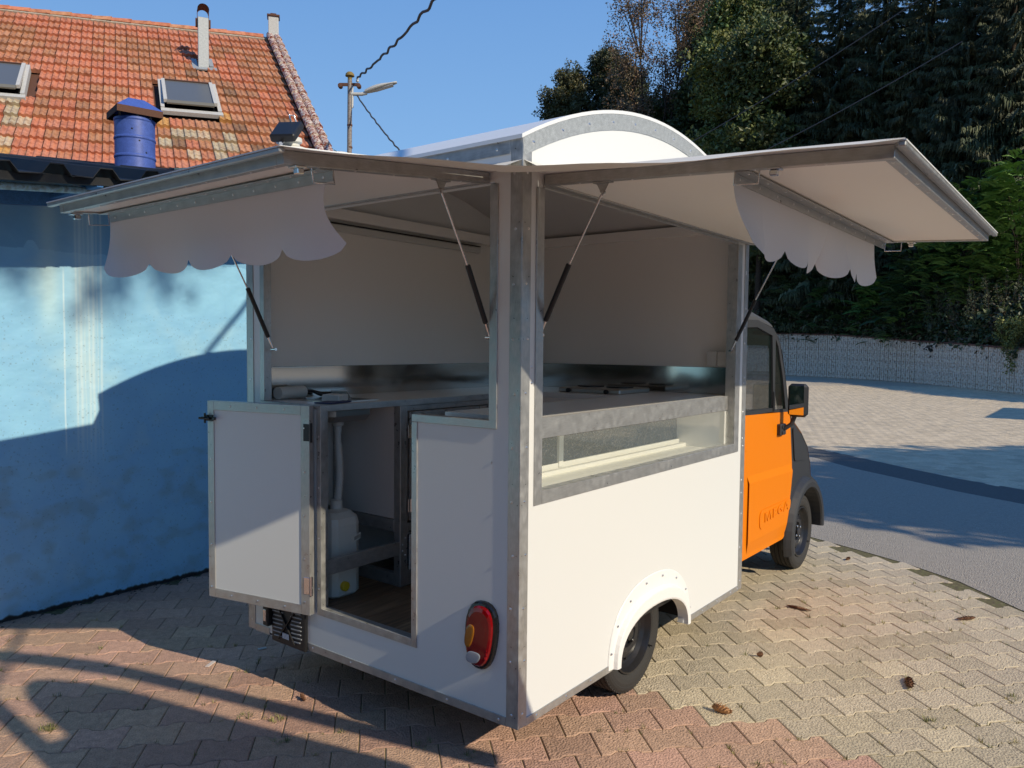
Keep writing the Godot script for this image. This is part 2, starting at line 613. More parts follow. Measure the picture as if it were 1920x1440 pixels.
	M.old_white = tri_map(mat(lin(0.66, 0.65, 0.62), 0.8), Vector3.ONE * 2.0)
	M.old_white.albedo_texture = T.speckle
	M.rust = tri_map(mat(lin(0.14, 0.06, 0.035), 0.85), Vector3.ONE * 4.0)
	M.rust.albedo_texture = T.speckle
	M.pane = mat(lin(0.11, 0.115, 0.115), 0.35)
	M.pole = tri_map(mat(lin(0.26, 0.24, 0.24), 0.6), Vector3.ONE * 2.0)
	M.pole.albedo_texture = T.clay
	M.cable = mat(lin(0.05, 0.05, 0.055), 0.7)
	M.concrete = tri_map(mat(lin(0.72, 0.64, 0.56), 0.95), Vector3.ONE * 0.7)
	M.concrete.albedo_texture = T.clay
	M.cap = mat(lin(0.13, 0.055, 0.04), 0.9)
	# plants
	M.leaf = mat(Color.WHITE, 0.55)
	M.leaf.vertex_color_use_as_albedo = true
	M.leaf.backlight_enabled = true
	M.leaf.backlight = Color(0.16, 0.20, 0.05)
	M.needle = mat(Color.WHITE, 0.7)
	M.needle.vertex_color_use_as_albedo = true
	M.bark = tri_map(mat(lin(0.50, 0.46, 0.42), 0.95), Vector3.ONE * 0.8)
	M.bark.albedo_texture = T.bark
	M.cone = mat(lin(0.17, 0.075, 0.035), 0.8)
	M.cone_pale = mat(lin(0.50, 0.27, 0.12), 0.8)


# ---------------------------------------------------------------- ground, paving, road
const STONE_L := 0.222
const STONE_W := 0.178

func stone_mesh(col: Color, seedling: int) -> ArrayMesh:
	var r := RandomNumberGenerator.new()
	r.seed = seedling
	var g := G.new()
	g.cc = col
	var q := STONE_L / 4
	var s := 0.013
	var a := 0.0115
	var gap := 0.0021
	var us := [-STONE_L / 2 + gap, -q - s, -q + s, q - s, q + s, STONE_L / 2 - gap]
	var vs := [a, a, -a, -a, a, a]
	var lo := []
	var hi := []
	for i in 6:
		lo.append(Vector2(us[i], -STONE_W / 2 - vs[i] + gap)); hi.append(Vector2(us[i], STONE_W / 2 + vs[i] - gap))
	var ring := lo.duplicate()
	for i in 6: ring.append(hi[5 - i])
	var top := []
	for p in ring:
		top.append(Vector3(p.x - 0.0042 * sign(p.x) * (1.0 if abs(p.x) > q * 1.5 else 0.0), r.randf_range(-0.0006, 0.0006), -(p.y - 0.0042 * sign(p.y))))
	for i in 5:
		g.quad(top[i], top[i + 1], top[10 - i], top[11 - i])
	for i in 12:
		var j := (i + 1) % 12
		var pa: Vector2 = ring[i]
		var pb: Vector2 = ring[j]
		var ea := Vector3(pa.x, -0.0030, -pa.y)
		var eb := Vector3(pb.x, -0.0030, -pb.y)
		g.quad(ea, eb, top[j], top[i])
		g.quad(ea - Vector3(0, 0.035, 0), eb - Vector3(0, 0.035, 0), eb, ea)
	return g.mesh(M.stone)

var road_near := PackedVector2Array([Vector2(9, -9.6), Vector2(5.9, -2.6), Vector2(5.15, -0.95), Vector2(4.83, -0.29), Vector2(4.68, 0.05), Vector2(4.46, 0.5), Vector2(4.18, 0.91), Vector2(3.71, 1.34), Vector2(3.35, 2.2), Vector2(3.2, 4), Vector2(3.6, 7), Vector2(4.6, 12), Vector2(5.5, 40)])
var road_seam := PackedVector2Array([Vector2(16, -9.2), Vector2(13, -5.3), Vector2(10.17, -1.88), Vector2(9.42, -1.13), Vector2(9.0, -0.55), Vector2(8.35, 0.30), Vector2(7.94, 1.02), Vector2(7.8, 2), Vector2(8, 4), Vector2(9, 7.3), Vector2(11, 12.2), Vector2(12, 40)])
var road_far := PackedVector2Array([Vector2(17, -9), Vector2(14, -5.4), Vector2(11.48, -2.34), Vector2(10.77, -1.47), Vector2(9.98, -0.55), Vector2(9.39, 0.21), Vector2(9.01, 0.94), Vector2(8.8, 2), Vector2(9, 4), Vector2(10, 7), Vector2(12, 12), Vector2(13, 40)])

func sheet(poly: PackedVector2Array, y: float) -> G:
	var g := G.new()
	var idx := Geometry2D.triangulate_polygon(poly)
	for i in range(0, idx.size(), 3):
		var p := []
		for k in 3: p.append(Vector3(poly[idx[i + k]].x, y, poly[idx[i + k]].y))
		if (p[1] - p[0]).cross(p[2] - p[0]).y < 0: g.tri(p[0], p[2], p[1])
		else: g.tri(p[0], p[1], p[2])
	return g

func ground_and_paving() -> void:
	var g := sheet(PackedVector2Array([Vector2(-250, -250), Vector2(300, -250), Vector2(300, 250), Vector2(-250, 250)]), -0.06)
	tag(obj("ground", g, M.soil, null, "structure"), "bare soil under and around the whole yard", "ground")
	var near := road_near.duplicate()
	near.append(Vector2(-16, 40)); near.append(Vector2(-16, -9.6))
	var pave := obj("pavement", sheet(near, -0.0052), M.sand, null, "structure")
	tag(pave, "interlocking red and grey block paving round the white stall, sandy joints", "pavement")
	var ring := road_seam.duplicate()
	for i in road_near.size(): ring.append(road_near[road_near.size() - 1 - i])
	tag(obj("road", sheet(ring, -0.0012), M.road, null, "structure"), "worn grey asphalt lane curving past the orange cab", "road")
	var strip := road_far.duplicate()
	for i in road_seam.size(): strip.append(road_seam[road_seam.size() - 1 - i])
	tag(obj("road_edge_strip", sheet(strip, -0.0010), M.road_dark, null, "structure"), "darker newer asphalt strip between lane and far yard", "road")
	var yard_poly := road_far.duplicate()
	for p in [Vector2(36, 40), Vector2(36, 12), Vector2(36, 0), Vector2(52, -18), Vector2(52, -40), Vector2(24, -40)]: yard_poly.append(p)
	var yard := obj("yard", sheet(yard_poly, -0.0052), M.far_stone, null, "structure")
	tag(yard, "wide sunlit yard of beige paving in front of the retaining wall", "pavement")

	# the stones: rows run at 43 degrees to the truck
	var plain := stone_mesh(Color.WHITE, 1)
	var greys := []
	var pinks := []
	for k in 7:
		var b := 0.86 + 0.045 * k
		greys.append(stone_mesh(Color(0.70 * b, 0.585 * b, 0.40 * b + 0.008 * (k % 3)), 10 + k))
		pinks.append(stone_mesh(Color(0.64 * b, (0.385 + 0.014 * (k % 3)) * b, 0.285 * b), 20 + k))
	var a := deg_to_rad(43.0)
	var u := Vector3(cos(a), 0, sin(a))
	var w := Vector3(-sin(a), 0, cos(a))
	var shown := []
	var rest := []
	var rest_c := []
	for row in range(-70, 70):
		for i in range(-70, 70):
			var p := u * ((i + (0.5 if row % 2 else 0.0)) * STONE_L + 0.06) + w * (row * STONE_W + 0.052)
			if p.z < -3.53 or p.z > 7.0 or p.x < -7.0 or p.x > 6.5: continue
			if not Geometry2D.is_point_in_polygon(Vector2(p.x + 0.05, p.z + 0.05), near): continue
			var s := seen(p)
			if s.z < 0.5 and p.distance_to(CAM) > 6.5: continue
			var pink: bool = p.x + 0.25 * sin(p.z * 2.0) * (1.0 if p.z < -1 else 0.0) < 1.10
			var tilt := rot(Vector3(rnd(-1, 1), 0.001, rnd(-1, 1)), rnd(0, 0.008))
			var x := Transform3D(tilt * Basis(u, Vector3.UP, w.normalized()), p + Vector3(0, rnd(-0.0015, 0.0006), 0))
			var hidden: bool = (p.x > 0.15 and p.x < 3.3 and p.z < -0.25) or s.x < -60 or s.x > 1980 or s.y > 1500 or s.z < 0.5
			if hidden:
				var b := rnd(0.85, 1.1)
				rest.append(x)
				rest_c.append(Color(0.64, 0.39, 0.285) * b if pink else Color(0.70, 0.585, 0.40) * b)
			else: shown.append([s.z, x, pink])
	shown.sort_custom(func(p, q): return p[0] < q[0])
	for i in shown.size():
		var k := rng.randi_range(0, 6)
		if i < 300:
			inst("paving_stone", pinks[k] if shown[i][2] else greys[k], pave, "", shown[i][1])
		else:
			var b := rnd(0.85, 1.12)
			rest.append(shown[i][1])
			rest_c.append(Color(0.64, 0.39, 0.285) * b if shown[i][2] else Color(0.70, 0.585, 0.40) * b)
	multi("further_paving_stones", plain, rest, pave, "stuff", rest_c)
	# the yard beyond the lane, as far as its stones can be told apart
	var far := []
	var far_c := []
	a = deg_to_rad(38.0)
	u = Vector3(cos(a), 0, sin(a))
	w = Vector3(-sin(a), 0, cos(a))
	for row in range(-230, 70):
		for i in range(0, 220):
			var p := u * ((i + (0.5 if row % 2 else 0.0)) * STONE_L) + w * (row * STONE_W)
			var s := seen(p)
			if s.z < 5 or s.z > 36 or s.x < 1380 or s.x > 2000: continue
			if not Geometry2D.is_point_in_polygon(Vector2(p.x - 0.04, p.z), yard_poly): continue
			far.append(Transform3D(Basis(u, Vector3.UP, w), p + Vector3(0, rnd(-0.002, 0.001), 0)))
			far_c.append(Color(0.82, 0.665, 0.46) * rnd(0.84, 1.12))
	multi("yard_paving_stones", plain, far, yard, "stuff", far_c)

	# moss and dry weeds in the joints
	var tuft := G.new()
	for k in 7:
		var d := rot(Vector3.UP, k * 0.9 + 0.3) * Vector3(1, 0, 0)
		var side := d.cross(Vector3.UP) * 0.0022
		var foot := d * 0.004
		var tip := d * (0.010 + 0.004 * (k % 3)) + Vector3(0, 0.010 + 0.005 * (k % 4), 0)
		tuft.tri(foot - side, foot + side, tip)
		tuft.tri(foot + d * 0.002, foot + d * 0.004 - side * 2, foot + d * 0.013 + side * 2 + Vector3(0, 0.003, 0))
	var spots := []
	var cols := []
	a = deg_to_rad(43.0)
	u = Vector3(cos(a), 0, sin(a))
	w = Vector3(-sin(a), 0, cos(a))
	for k in 11000:
		var row := rng.randi_range(-30, 34)
		var i := rng.randi_range(-30, 40)
		var along := rnd(-0.5, 0.5)
		var p: Vector3
		if k % 3: p = u * ((i + along) * STONE_L + 0.06) + w * ((row + 0.5) * STONE_W + 0.052 + (0.0115 if fposmod(along + (0.5 if row % 2 else 0.0) + 0.25, 1.0) > 0.5 else -0.0115))
		else: p = u * ((i + 0.5 + (0.5 if row % 2 else 0.0)) * STONE_L + 0.06) + w * ((row + along * 0.8) * STONE_W + 0.052)
		if p.z < -3.4 or (p.x > 0.2 and p.z < -0.1): continue
		if not Geometry2D.is_point_in_polygon(Vector2(p.x + 0.1, p.z + 0.1), near): continue
		var patch := sin(p.x * 2.3 + 1.0) * sin(p.z * 2.9) + rnd(-0.6, 0.9)
		if patch < 0.15: continue
		spots.append(Transform3D(rot(Vector3.UP, rnd(0, TAU)) * Basis.from_scale(Vector3.ONE * rnd(0.5, 1.35)), p - Vector3(0, 0.005, 0)))
		cols.append(Color(0.27, 0.225, 0.085) * rnd(0.5, 1.3) if rng.randf() < 0.65 else Color(0.15, 0.16, 0.045) * rnd(0.6, 1.4))
	for c in [[Vector3(-0.90, 0, -1.90), 22], [Vector3(-0.30, 0, -1.33), 7], [Vector3(-0.22, 0, -1.20), 8], [Vector3(-0.34, 0, -1.02), 7], [Vector3(0.03, 0, -0.52), 6], [Vector3(0.10, 0, -0.30), 6], [Vector3(0.75, 0, 0.66), 6], [Vector3(1.62, 0, 1.14), 7], [Vector3(2.15, 0, 1.42), 6]]:
		for k in c[1]:
			spots.append(Transform3D(rot(Vector3.UP, rnd(0, TAU)) * Basis.from_scale(Vector3.ONE * rnd(0.7, 1.5)), c[0] + Vector3(rnd(-0.03, 0.03), -0.006, rnd(-0.03, 0.03))))
			cols.append(Color(0.19, 0.19, 0.065) * rnd(0.6, 1.4))
	var weeds := multi("weeds", tuft.mesh(M.needle), spots, null, "stuff", cols)
	tag(weeds, "moss and dry grass tufts growing in the paving joints", "weeds")


# ---------------------------------------------------------------- the blue outbuilding
func eave(x: float) -> float:
	return 2.595 + 0.10 * (x + 0.5)

func blue_outbuilding() -> void:
	var b := thing("blue_outbuilding", "pale blue rendered outbuilding with black corrugated eaves behind the white stall", "building", Vector3(-1, 0, -3.6))
	var zf := -3.522
	var g := G.new()
	var wf := func(p: Vector3, q: Vector3) -> void:
		var nn := Vector3(-(q.z - p.z), 0, q.x - p.x).normalized()
		var uv := func(v: Vector3) -> Vector2: return Vector2(1.0 - abs(v.x - 1.0 + (v.z - zf)) / 4.0, 1.0 - v.y / 2.7)
		var pt := Vector3(p.x, eave(p.x) + 0.10, p.z)
		var qt := Vector3(q.x, eave(q.x) + 0.10, q.z)
		g.put(p, nn, uv.call(p)); g.put(qt, nn, uv.call(qt)); g.put(q, nn, uv.call(q))
		g.put(p, nn, uv.call(p)); g.put(pt, nn, uv.call(pt)); g.put(qt, nn, uv.call(qt))
	var cs := [Vector3(-5.5, 0, zf), Vector3(-3, 0, zf), Vector3(1, 0, zf), Vector3(2.8, 0, zf), Vector3(2.8, 0, -6.3), Vector3(-5.5, 0, -6.3), Vector3(-5.5, 0, zf)]
	for k in 6: wf.call(cs[k], cs[k + 1])
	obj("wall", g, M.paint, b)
	# deep blue wall plate, pale blue pipe, black fascia: they all climb slightly to the right
	g = G.new()
	g.bar(Vector3(-5.5, 2.06, zf + 0.022), Vector3(2.8, 2.89, zf + 0.022), 0.04, 0.10)
	obj("wall_plate", g, M.deep_blue, b)
	g = G.new()
	g.tube([Vector3(-5.5, eave(-5.5) - 0.045, -3.02), Vector3(2.7, eave(2.7) - 0.045, -3.02)], 0.021, 10)
	obj("pipe", g, M.pale_blue, b)
	for x in [-3.6, -1.9, -0.2, 1.5]:
		g = G.new()
		g.bar(Vector3(x, eave(x) - 0.03, zf), Vector3(x, eave(x) - 0.03, -2.86), 0.035, 0.025)
		obj("pipe_bracket", g, M.deep_blue, b)
	g = G.new()
	g.bar(Vector3(-5.5, eave(-5.5) - 0.012, -2.87), Vector3(2.9, eave(2.9) - 0.012, -2.87), 0.03, 0.045)
	obj("fascia", g, M.corrugated, b)
	# trapezoidal sheets, each lapping the next
	var pitch := 0.185
	var per := 0.262
	var prof := [[0.0, 0.0], [0.36, 0.0], [0.52, 0.058], [0.78, 0.058], [0.94, 0.0]]
	for sh in 9:
		var xs := -5.6 + sh * per * 4
		g = G.new()
		for k in 4:
			for i in 5:
				var i2 := (i + 1) % 5
				var xa: float = xs + (k + prof[i][0]) * per
				var xb: float = xs + (k + prof[i2][0] + (1.0 if i2 == 0 else 0.0)) * per
				var ya: float = eave(xa) + prof[i][1] + 0.004 * (sh % 2) + 0.006 * sin(xa * 9.0)
				var yb: float = eave(xb) + prof[i2][1] + 0.004 * (sh % 2) + 0.006 * sin(xb * 9.0)
				var back := Vector3(0, 3.55 * pitch, -3.55)
				var th := Vector3(0, -0.006, 0)
				var p := Vector3(xa, ya, -2.80)
				var q := Vector3(xb, yb, -2.80)
				g.quad(p, q, q + back, p + back)
				g.quad(q + th, p + th, p + back + th, q + back + th)
				g.quad(p + th, q + th, q, p)
		obj("roof_sheet", g, M.corrugated, b)
	# loose flashing by the barrel
	g = G.new()
	g.boxt(Transform3D(rot(Vector3(0.2, 0.3, 1), 0.25), Vector3(1.22, 3.16, -4.55)), Vector3(0.22, 0.012, 0.22))
	obj("flashing", g, mat(lin(0.05, 0.09, 0.11), 0.5), b)

	# blue barrel used as a chimney
	var at := Vector3(0.968, 3.06, -4.77)
	var v := thing("barrel_vent", "blue steel barrel with a little hipped cap, standing on the low roof", "chimney", at)
	var x := Transform3D(Basis(), at)
	g = G.new()
	var pr := []
	var ys := [0.0, 0.02, 0.035, 0.155, 0.165, 0.175, 0.185, 0.305, 0.315, 0.325, 0.335, 0.455, 0.465, 0.48, 0.485]
	for i in ys.size():
		var bump: float = 0.006 if i in [4, 5, 8, 9] else (0.005 if i in [0, 1, 12, 13] else 0.0)
		pr.append(Vector2(0.155 + bump, ys[i]))
	pr.append(Vector2(0.145, 0.485)); pr.append(Vector2(0.145, 0.40)); pr.append(Vector2(0.0, 0.40))
	g.lathe(x, pr, 32)
	obj("drum", g, M.barrel, v)
	g = G.new()
	g.lathe(x, [Vector2(0.17, -0.01), Vector2(0.185, 0.0), Vector2(0.185, 0.02), Vector2(0.163, 0.03)], 24)
	obj("base_rim", g, M.old_white, v)
	for k in 3:
		g = G.new()
		g.dome(at + Vector3(sin(-0.6 + k * 0.35) * 0.155, 0.38 - 0.09 * k, cos(-0.6 + k * 0.35) * 0.155), Vector3(sin(-0.6 + k * 0.35), 0, cos(-0.6 + k * 0.35)), 0.008)
		obj("bolt", g, M.black, v)
	g = G.new()
	var tx := Transform3D(rot(Vector3.UP, -0.22), at + Vector3(0, 0.55, 0))
	var w := 0.175
	var c := [Vector3(-w, 0, w), Vector3(w, 0, w), Vector3(w, 0, -w), Vector3(-w, 0, -w)]
	for k in 4:
		var l := (k + 1) % 4
		var up := Vector3(0, 0.095, 0)
		g.quad(tx * c[k], tx * c[l], tx * (c[l] * 0.35 + up), tx * (c[k] * 0.35 + up))
	g.quad(tx * (c[0] * 0.35 + Vector3(0, 0.095, 0)), tx * (c[1] * 0.35 + Vector3(0, 0.095, 0)), tx * (c[2] * 0.35 + Vector3(0, 0.095, 0)), tx * (c[3] * 0.35 + Vector3(0, 0.095, 0)))
	var cp := obj("cap", g, M.barrel, v)
	cp.set_meta("label", "weathered blue hipped cap with pale worn patches")
	g = G.new()
	for k in 4:
		var l := (k + 1) % 4
		var dn := Vector3(0, -0.055, 0)
		g.quad(tx * (c[k] + dn), tx * (c[l] + dn), tx * c[l], tx * c[k])
		g.quad(tx * (c[l] * 0.97 + dn), tx * (c[k] * 0.97 + dn), tx * (c[k] * 0.97), tx * (c[l] * 0.97))
	obj("cap_skirt", g, M.rust, v)
	for k in 2:
		g = G.new()
		var sx := -0.12 + 0.24 * k
		g.bar(tx * Vector3(sx, -0.17, 0.02), tx * Vector3(sx, 0.01, 0.02), 0.018, 0.006, Vector3.FORWARD)
		obj("cap_strut", g, M.zinc, v)
	g = G.new()
	g.bar(tx * Vector3(0.0, -0.17, 0.10), tx * Vector3(0.0, 0.01, 0.10), 0.02, 0.006, Vector3.FORWARD)
	obj("cap_strut", g, M.zinc, v)


# ---------------------------------------------------------------- the house with the tiled roof
const HU := Vector3(0.8018, 0, 0.5976)
const HD := Vector3(0.3504, 0.5924, -0.7255)
const HN := Vector3(-0.3582, 0.8005, 0.4806)
const HR := Vector3(6.0474, 7.0049, -10.1795)

func rp(a: float, b: float, h := 0.0) -> Vector3:
	return HR + HU * a + HD * b + HN * h

# a box in the roof's own slanted directions
func roof_box(g: G, a0: float, a1: float, b0: float, b1: float, h0: float, h1: float) -> void:
	var q := []
	for i in 8: q.append(rp(a1 if i & 1 else a0, b1 if i & 2 else b0, h1 if i & 4 else h0))
	g.quad(q[1], q[3], q[7], q[5]); g.quad(q[0], q[4], q[6], q[2])
	g.quad(q[2], q[6], q[7], q[3]); g.quad(q[0], q[1], q[5], q[4])
	g.quad(q[4], q[5], q[7], q[6]); g.quad(q[0], q[2], q[3], q[1])

func tile_mesh(col: Color, sd: int) -> ArrayMesh:
	var r := RandomNumberGenerator.new()
	r.seed = sd
	var g := G.new()
	g.cc = col
	var wd := 0.156
	var xs := [0.0, 0.06, 0.20, 0.30, 0.44, 0.56, 0.68, 0.80, 0.93, 1.0]
	var hs := [0.012, 0.026, 0.026, 0.010, 0.010, 0.024, 0.024, 0.010, 0.010, 0.016]
	var tw := r.randf_range(-0.004, 0.004)
	for i in 9:
		var xa: float = (xs[i] - 0.5) * wd
		var xb: float = (xs[i + 1] - 0.5) * wd
		var up := 0.040
		var a0: Vector3 = HU * xa + HD * -0.159 + HN * (hs[i] + up + tw * xs[i])
		var b0: Vector3 = HU * xb + HD * -0.159 + HN * (hs[i + 1] + up + tw * xs[i + 1])
		var a1: Vector3 = HU * xa + HD * 0.175 + HN * hs[i]
		var b1: Vector3 = HU * xb + HD * 0.175 + HN * hs[i + 1]
		g.quad(a0, b0, b1, a1)
		g.quad(HU * xa + HD * -0.157 - HN * 0.004, HU * xb + HD * -0.157 - HN * 0.004, b0, a0)
	return g.mesh(M.clay)

func tiled_house() -> void:
	var h := thing("tiled_house", "old house with a steep mossy red tile roof behind the blue outbuilding", "house", Vector3(4.0, 0, -8.5))
	var g := G.new()
	var wl := func(p: Vector3, q: Vector3, ty: float) -> void:
		g.quad(Vector3(p.x, 0, p.z), Vector3(q.x, 0, q.z), Vector3(q.x, ty, q.z), Vector3(p.x, ty, p.z))
	var e0 := rp(0.1, -5.2)
	var e1 := rp(-9.0, -5.2)
	var back := Vector3(HN.x, 0, HN.z).normalized() * -9.6
	wl.call(e1, e0, e0.y)
	wl.call(e0, e0 + back, e0.y)
	wl.call(e0 + back, e1 + back, e0.y)
	wl.call(e1 + back, e1, e0.y)
	var top0 := rp(0.1, -0.1)
	var top1 := rp(-9.0, -0.1)
	g.tri(e0, e0 + back, top0)
	g.tri(e1 + back, e1, top1)
	obj("wall", g, M.mortar, h)
	g = G.new()
	g.quad(rp(-9.2, -5.5, -0.03), rp(0.1, -5.5, -0.03), rp(0.1, 0, -0.03), rp(-9.2, 0, -0.03))
	var far0 := rp(0.1, 0) + Vector3(HN.x, 0, HN.z).normalized() * -4.9 + Vector3(0, -3.2, 0)
	var far1 := rp(-9.2, 0) + Vector3(HN.x, 0, HN.z).normalized() * -4.9 + Vector3(0, -3.2, 0)
	g.quad(far0, far1, rp(-9.2, 0), rp(0.1, 0))
	var roof := obj("roof", g, M.rust, h)
	# tiles
	var tones := [
		Color(0.64, 0.245, 0.145), Color(0.58, 0.22, 0.13), Color(0.62, 0.265, 0.165), Color(0.54, 0.23, 0.13),   # red
		Color(0.56, 0.25, 0.14), Color(0.50, 0.24, 0.13), Color(0.58, 0.29, 0.165), Color(0.44, 0.22, 0.125),    # mossy
		Color(0.60, 0.47, 0.33), Color(0.52, 0.44, 0.32), Color(0.64, 0.36, 0.12), Color(0.30, 0.17, 0.10)]      # lichened, mustard, dark
	var kinds := []
	for k in tones.size(): kinds.append(tile_mesh(tones[k], 200 + k))
	var list := []
	for j in 17:
		for i in 30:
			var a := -0.085 - i * 0.16
			var b := -0.07 - j * 0.318 - 0.159
			if a > -1.87 and a < -1.06 and b > -3.78 and b < -2.62: continue
			if a < -3.42 and b > -3.72 and b < -2.55: continue
			if a > -1.26 and a < -1.08 and b > -1.90 and b < -1.5: continue
			var pick := rng.randi_range(0, 3)
			var moss := 0.25 + 0.5 * sin(i * 0.55 + j * 0.4) + rnd(-0.35, 0.45)
			if j > 1 and j < 15 and moss > 0.12: pick = rng.randi_range(4, 7)
			if j > 1 and i < 12 and j > 5 and rng.randf() < 0.12: pick = 11
			var under_sky: bool = (a > -1.95 and a < -0.9 and b < -3.6 and b > -5.2) or (a < -3.3 and a > -3.9 and b < -3.6)
			if under_sky and rng.randf() < 0.5: pick = rng.randi_range(8, 10)
			if i in [17, 18, 19, 20, 21] and j > 1 and rng.randf() < 0.75: pick = rng.randi_range(0, 3)
			var p := rp(a, b, rnd(-0.002, 0.004) - 0.05 * sin(clamp((j - 11) / 6.0, 0, 1) * PI) * 0.4)
			var s := seen(p)
			var flap: float = 385 - (s.x - 107) * 0.243
			var shows: bool = s.x > -20 and s.y < min(flap, 325.0)
			list.append([s.z + (0.0 if shows else 100.0), p, pick])
	list.sort_custom(func(p, q): return p[0] < q[0])
	var rest := G.new()
	for i in list.size():
		if i < 300: inst("roof_tile", kinds[list[i][2]], roof, "", Transform3D(Basis(), list[i][1]))
		else:
			var ar: Array = kinds[list[i][2]].surface_get_arrays(0)
			var vv: PackedVector3Array = ar[Mesh.ARRAY_VERTEX]
			for k in vv.size():
				rest.v.append(vv[k] + list[i][1]); rest.n.append(ar[Mesh.ARRAY_NORMAL][k]); rest.t.append(Vector2.ZERO); rest.c.append(tones[list[i][2]])
	obj("further_roof_tiles", rest, M.clay, roof, "stuff")
	# ridge: half-round tiles bedded in crumbling mortar
	var half := func(gg: G, p: Vector3, q: Vector3, up: Vector3, r0: float, r1: float) -> void:
		var d := (q - p).normalized()
		var s := d.cross(up).normalized()
		var un := s.cross(d)
		for k in 8:
			var w0 := PI * k / 8
			var w1 := PI * (k + 1) / 8
			var o0 := s * cos(w0) + un * sin(w0)
			var o1 := s * cos(w1) + un * sin(w1)
			gg.quadn(p + o1 * r0, p + o0 * r0, q + o0 * r1, q + o1 * r1, o1, o0, o0, o1)
			gg.tri(p, p + o0 * r0, p + o1 * r0)
			gg.tri(q, q + o1 * r1, q + o0 * r1)
	for k in 16:
		g = G.new()
		g.cc = tones[rng.randi_range(0, 6)]
		var a := -0.05 - k * 0.30
		half.call(g, rp(a - 0.31, 0.02, 0.0 + rnd(0, 0.012)), rp(a, 0.02, rnd(0.0, 0.012)), Vector3.UP, 0.075, 0.088)
		obj("ridge_tile", g, M.clay, roof)
	g = G.new()
	roof_box(g, -4.9, 0, -0.10, 0.02, 0.0, 0.045)
	obj("ridge_mortar", g, M.mortar, roof)
	# raised verge with lichened tiles
	g = G.new()
	roof_box(g, 0.0, 0.20, -5.6, 0.02, -0.3, 0.10)
	obj("verge_wall", g, M.black, h)
	for k in 18:
		g = G.new()
		var b := -0.02 - k * 0.31
		half.call(g, rp(0.045, b - 0.33, 0.115), rp(0.045, b, 0.095), HN, 0.062, 0.052)
		half.call(g, rp(0.155, b - 0.33, 0.115), rp(0.155, b, 0.095), HN, 0.062, 0.052)
		obj("verge_tile", g, M.lichen, roof)
	# skylights
	for sk in [[-1.80, -1.12, -3.72, -2.70], [-4.25, -3.53, -3.68, -2.62]]:
		var f := node("skylight", h, rp(sk[0], sk[2]))
		g = G.new()
		roof_box(g, sk[0] - 0.05, sk[1] + 0.06, sk[2] - 0.07, sk[2] + 0.03, 0.02, 0.075)
		roof_box(g, sk[0] - 0.05, sk[0], sk[2] + 0.03, sk[3], 0.0, 0.09)
		roof_box(g, sk[1], sk[1] + 0.05, sk[2] + 0.03, sk[3], 0.0, 0.09)
		roof_box(g, sk[0] - 0.05, sk[1] + 0.05, sk[3], sk[3] + 0.04, 0.0, 0.09)
		obj("frame", g, M.old_white, f)
		g = G.new()
		roof_box(g, sk[0], sk[1], sk[2], sk[3], -0.02, 0.02)
		obj("lining", g, M.black, f)
		# the sash stands a little open, hinged at the top
		var sa := [rp(sk[0] + 0.04, sk[2] + 0.12, 0.14), rp(sk[1] - 0.04, sk[2] + 0.12, 0.14), rp(sk[1] - 0.04, sk[3], 0.10), rp(sk[0] + 0.04, sk[3], 0.10)]
		g = G.new()
		g.quad(sa[0], sa[1], sa[2], sa[3])
		g.quad(sa[3] - HN * 0.02, sa[2] - HN * 0.02, sa[1] - HN * 0.02, sa[0] - HN * 0.02)
		obj("pane", g, M.pane, f)
		g = G.new()
		g.bar(sa[0] - HU * 0.02, sa[3] - HU * 0.02, 0.045, 0.045, HN)
		g.bar(sa[1] + HU * 0.02, sa[2] + HU * 0.02, 0.045, 0.045, HN)
		obj("sash_rail", g, M.old_white, f)
		g = G.new()
		g.bar(sa[3], sa[2], 0.03, 0.03, HN)
		obj("sash_head", g, M.rust, f)
		g = G.new()
		g.bar(sa[0] - HD * 0.03, sa[1] - HD * 0.03, 0.10, 0.02, HN)
		obj("sash_foot", g, mat(lin(0.16, 0.15, 0.12), 0.8), f)
	# square metal flue with a bent hood
	var fb := rp(-1.17, -1.80)
	var fl := node("flue", h, fb)
	g = G.new()
	var ft := Transform3D(rot(Vector3.UP, -0.50), fb + Vector3(0, 0.33, 0))
	g.cboxt(ft, Vector3(0.155, 0.86, 0.155), 0.006)
	obj("pipe", g, M.zinc, fl)
	g = G.new()
	for k in 8:
		var w0 := PI * k / 8
		var w1 := PI * (k + 1) / 8
		var o0 := Vector3(cos(w0) * 0.085, sin(w0) * 0.085, 0)
		var o1 := Vector3(cos(w1) * 0.085, sin(w1) * 0.085, 0)
		var base := Vector3(0, 0.53, 0)
		g.quad(ft * (base + o0 + Vector3(0, 0, 0.13)), ft * (base + o0 - Vector3(0, 0, 0.13)), ft * (base + o1 - Vector3(0, 0, 0.13)), ft * (base + o1 + Vector3(0, 0, 0.13)))
		g.quad(ft * (base + o0 * 0.95 - Vector3(0, 0, 0.13)), ft * (base + o0 * 0.95 + Vector3(0, 0, 0.13)), ft * (base + o1 * 0.95 + Vector3(0, 0, 0.13)), ft * (base + o1 * 0.95 - Vector3(0, 0, 0.13)))
	obj("hood", g, M.rust, fl)
	g = G.new()
	for sx in [-0.082, 0.082]:
		g.boxt(Transform3D(ft.basis, ft * Vector3(sx, 0.46, 0)), Vector3(0.008, 0.18, 0.03))
		g.boxt(Transform3D(ft.basis, ft * Vector3(sx * 1.15, 0.36, 0)), Vector3(0.03, 0.12, 0.06))
	obj("hood_bracket", g, M.rust, fl)
	g = G.new()
	roof_box(g, -1.33, -0.98, -1.95, -1.84, 0.03, 0.05)
	roof_box(g, -1.33, -1.25, -1.84, -1.5, 0.035, 0.045)
